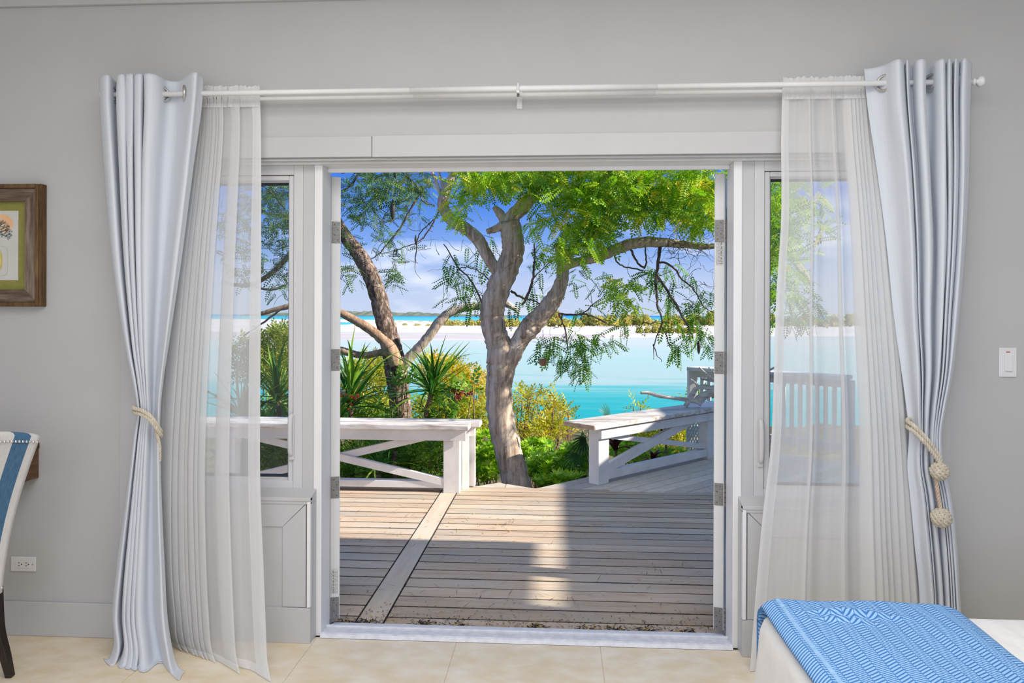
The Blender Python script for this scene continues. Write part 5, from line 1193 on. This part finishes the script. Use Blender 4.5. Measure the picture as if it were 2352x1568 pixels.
leaf_mass('thin golden shrub with bare stems right of the pale trunk', YS, 'leaf_yellow', [(1245, 950, 46, 54, 95, 8.0), (1285, 965, 34, 44, 66, 8.2), (1200, 930, 30, 36, 44, 8.2), (1225, 1000, 50, 36, 60, 7.6)], group='yellow-green coastal shrubs', tint=(.55, .2), stems=16)
leaf_mass('yellow-green shrub behind the crossed braces of the angled railing', YS, 'leaf_yellow', [(1540, 1000, 50, 32, 120, 7.0), (1470, 1010, 50, 30, 110, 6.4), (1590, 1040, 40, 24, 80, 6.6), (1590, 908, 12, 8, 6, 7.4), (1464, 936, 12, 6, 6, 7.0)], group='yellow-green coastal shrubs', tint=(.42, .2))
leaf_mass('leafy shrub seen through the left sidelight below the branches', YS, 'leaf_yellow', [(640, 800, 40, 50, 190, 7.2), (580, 830, 50, 60, 200, 7.2), (640, 870, 30, 40, 110, 6.8)], group='yellow-green coastal shrubs', tint=(.12, .15))
leaf_mass('bright glossy green shrub around the foot of the pale trunk', lambda: rosette_t(14, .080, .023), 'leaf_bush', [(1120, 1065, 36, 42, 90, 4.7), (1260, 1075, 60, 34, 130, 4.9), (1320, 1060, 40, 40, 100, 5.2), (1230, 1035, 40, 26, 70, 5.6), (1290, 1105, 60, 18, 70, 4.5), (1120, 1020, 30, 30, 50, 5.4)], group='glossy green shrubs', dY=.35, pitch=(-.2, .2), tint=(.55, .25), stems=5)
leaf_mass('glossy green shrub behind the angled railing braces', lambda: rosette_t(14, .075, .021), 'leaf_bush', [(1450, 1040, 50, 26, 66, 5.4), (1540, 1050, 50, 18, 50, 5.4)], group='glossy green shrubs', dY=.3, pitch=(-.2, .2), tint=(.55, .25), stems=5)
leaf_mass('deep green undergrowth behind the bench railing', lambda: sprig_t(8, .16, .070, .026), 'leaf_deep', [(880, 1060, 100, 46, 200, 4.6), (820, 1090, 60, 26, 90, 4.3), (960, 1080, 60, 34, 110, 4.4), (990, 1030, 36, 34, 60, 4.4), (830, 965, 70, 30, 110, 5.2), (700, 1060, 80, 50, 150, 4.6), (590, 1040, 80, 60, 170, 4.6), (640, 960, 40, 40, 90, 5.0)], dY=.3, tint=(.72, .25))
t = leaf_mass('climbing plant with crimson flowers between the scaly and pale trunks', lambda: sprig_t(6, .13, .062, .040), 'leaf_deep', [(1010, 945, 36, 36, 34, 5.0), (1070, 890, 40, 14, 12, 5.0), (1040, 990, 30, 20, 16, 4.8), (925, 870, 20, 16, 10, 4.8)], name='flowering_climber', cat='climber', dY=.15, tint=(.6, .25))
random.seed(71)
for i in range(16):
    p = PY(1065 + random.uniform(-24, 24), 906 + random.uniform(-12, 14), 4.9 + random.uniform(-.05, .05)); R = random.uniform(3, 5.5) * PXM(4.9)
    mb = MB()
    for k_ in range(3):
        a = k_ * 2.09 + random.random(); mb.add([p, p + Vector((math.cos(a) * R, .01, math.sin(a) * R + .004)), p + Vector((math.cos(a + .5) * R * 1.7, -.006, math.sin(a + .5) * R * 1.7)), p + Vector((math.cos(a + 1.1) * R, .008, math.sin(a + 1.1) * R))], [(0, 1, 2, 3)])
    obj('flower', mb, 'petal', t)
t = thing('berry_sprig', tuple(PY(810, 920, 4.25)), 'sprig of orange-red berries in front of the big spiky plant', 'berries')
obj('stalk', MB().tube(cat_rom([tuple(PY(p[0], p[1], 4.3)) for p in ((800, 985), (806, 950), (812, 925), (818, 905))], 4), .004, 6), 'stem', t)
for (px, py, r_) in ((821, 908, 4.5), (817, 915, 4.5), (812, 912, 3.5), (793, 906, 3.2), (783, 909, 3), (807, 929, 3.5), (801, 940, 3.5), (805, 910, 3)):
    obj('berry', MB().ball(tuple(PY(px, py, 4.28)), r_ * PXM(4.28), 10, 7), 'berry', t, smooth=True)
# fan palm fronds
def frond_mesh(n=26, spread=2.3):
    mb = MB()
    for i in range(n):
        a = -spread / 2 + spread * i / (n - 1); L = 1 - .25 * abs(a) / spread * 2; rows = []
        for k_ in range(6):
            x = k_ / 5; w_ = .05 * (1 - x ** 2) * (.3 + x * 1.4 if x < .5 else 1) + .001; r_ = x * L; z = -.25 * x ** 2 * (1 + .4 * math.cos(i * 2.1))
            cc = Vector((math.cos(a) * r_, math.sin(a) * r_, z)); s = Vector((-math.sin(a), math.cos(a), 0)) * w_ / 2
            rows.append([cc - s, cc, cc + s])
        mb.grid(rows)
    return mesh_of('frond', mb, 'palm', True)
FM = frond_mesh()
pc = PY(1375, 1040, 5.0)
t = thing('fan_palm', (pc.x, pc.y, ground_z(pc.x, pc.y)), 'dark green fan palm fronds beside the end post of the angled railing', 'palm')
for (px, py, Y, L, rot) in ((1338, 990, 4.3, .30, (0.4, 1.25, 3.3)), (1345, 1005, 4.2, .32, (1.1, .75, 3.5)), (1348, 1092, 4.2, .26, (.5, .3, 3.2)), (1395, 962, 4.9, .20, (1.3, -1.2, 1.2)), (1325, 1040, 4.5, .26, (.8, .9, 3.0))):
    c = PY(px, py, Y); o = link('frond', FM, t); o.location = c; o.scale = (L, L, L); o.rotation_euler = rot
    obj('frond_stalk', MB().tube(cat_rom([(pc.x, pc.y, ground_z(pc.x, pc.y)), (pc.x * .5 + c.x * .5, pc.y, c.z - .15), c], 6), .007, 6), 'stem', t, smooth=True)
# burgundy ti plant
tb = [blade_mesh('ti_blade', .26, d, 'ti', rise=r_) for d, r_ in ((.6, .7), (.9, .9))]
for (px, py, Y, n, L, lab) in ((1415, 1015, 4.6, 14, .24, 'burgundy leaved plant just behind the railing end post'), (1500, 1055, 4.7, 10, .20, 'low burgundy leaved plant under the crossed braces'), (1530, 985, 4.75, 8, .22, 'burgundy leaved plant poking over the crossed braces')):
    c = PY(px, py, Y); t = thing('ti_plant', (c.x, c.y, ground_z(c.x, c.y)), lab, 'plant', 'burgundy leaved plants')
    obj('stem', MB().tube([(c.x, c.y, ground_z(c.x, c.y)), tuple(c)], .012, 7), 'stem', t, smooth=True)
    for i in range(n):
        o = link('leaf', random.choice(tb), t); o.location = c + Vector((0, 0, random.uniform(-.12, .02))); s = L * random.uniform(.7, 1.1); o.scale = (s, s, s); o.rotation_euler = (0, -random.uniform(-.3, .9), i * 2.4)

# scrub on the sand spit
random.seed(81)
spots = []
x = 1030
while x < 2200:
    w_ = random.uniform(14, 34); h = random.uniform(7, 13) + (5 if x > 1250 else 0) * random.random(); spots.append((x, random.uniform(747, 751) if x > 1120 else 748, w_, h if x > 1100 else 7, 0)); x += w_ * random.uniform(.82, 1.0)
for x in (905, 930, 958, 985, 1005): spots.append((x, 746 + (x - 900) * .03, random.uniform(9, 16), random.uniform(3, 5), 1))
for x in range(1468, 1600, 18): spots.append((x + random.uniform(-1, 1), 765, random.uniform(13, 16), random.uniform(6, 9), 2))
for x in range(870, 1040, 24): spots.append((x, 739.5, 14, 2.2, 1))
LAB = ['olive scrub bush in the long row on the sand spit', 'tiny scrub clump on the bare pale sand', 'low scrub bush at the water edge of the spit']
for (px, py, w_, h, kd) in spots:
    b = PZ(px, py, -4.5); m_ = PXM(b.y); W2 = w_ * m_ * .55; H = h * m_ * (1.7 if h > 6 else 1); n = 260
    a = rng.uniform(0, 2 * np.pi, n); e = np.arccos(rng.uniform(0, 1, n)); rr = rng.uniform(.45, 1.2, n)
    P = np.stack([b.x + W2 * rr * np.sin(e) * np.cos(a), b.y + W2 * 1.2 * rr * np.sin(e) * np.sin(a), b.z + H * rr * np.cos(e)], 1)
    s = H * .3
    V, Q, T = scatter(leaf_quads([((0, 0, 0), (.5, q, .8), (-.4, 0, 1), s, s * .4) for q in (-.8, 0, .8)]), P, np.clip(rng.normal(.5, .25, n), 0, 1), (-.5, .8))
    lab = LAB[kd]
    if kd == 0:
        if px > 1700: lab = 'olive scrub bush on the spit seen through the right sidelight'
        elif px < 1125: lab = 'short olive scrub bush where the row thins out beside the pale trunk'
        elif h > 12.5: lab = 'tall olive scrub bush standing above the rest of the sand spit row'
    np_obj('dune_scrub', V, Q, 'leaf_dune', None, T, label=lab, cat='bush', group='scrub on the sand spit')

# dry leaf litter on the deck
random.seed(91); sp_ = []; tn = []
def bit(x, y, L, w_, tt, z=ZD + .0035):
    a = random.uniform(0, 6.28); sp_.append(((x, y, z + random.uniform(0, .003)), (math.cos(a), math.sin(a), random.uniform(0, .25)), (0, 0, 1), L, w_)); tn.extend([tt] * 4)
for i in range(950): bit(random.uniform(-1.05, .75), .285 + abs(random.gauss(0, .13)), random.uniform(.008, .02), random.uniform(.003, .006), random.choice([.05, .2, .3, .5, .95]))
for cx_ in (-1.0, -.9, -.45, -.1, .15, .28, .42, .62, -.62):
    for i in range(60): bit(random.gauss(cx_, .028), .33 + abs(random.gauss(0, .03)), random.uniform(.014, .036), random.uniform(.005, .011), random.choice([0, .1, .2, .9]), ZD + .006)
for i in range(900): bit(random.uniform(-2.6, 1.6), random.uniform(.4, 2.82), random.uniform(.006, .014), random.uniform(.003, .006), random.choice([.7, .85, 1, 1, .3]))
for i in range(420): bit(random.uniform(-2.6, 2.0), random.uniform(.5, 2.8), random.uniform(.05, .11), .0028, random.choice([.1, .4, .7, .75]))
for i in range(60): bit(random.gauss(-.60, .8), min(random.gauss(2.0, .4), 2.8), .02, .012, 1)
V, Q = leaf_quads(sp_); np_obj('leaf_litter', V, Q, 'litter_leaf', None, tn, label='dry leaf litter and petals scattered over the deck boards', cat='leaf litter', kind='stuff')
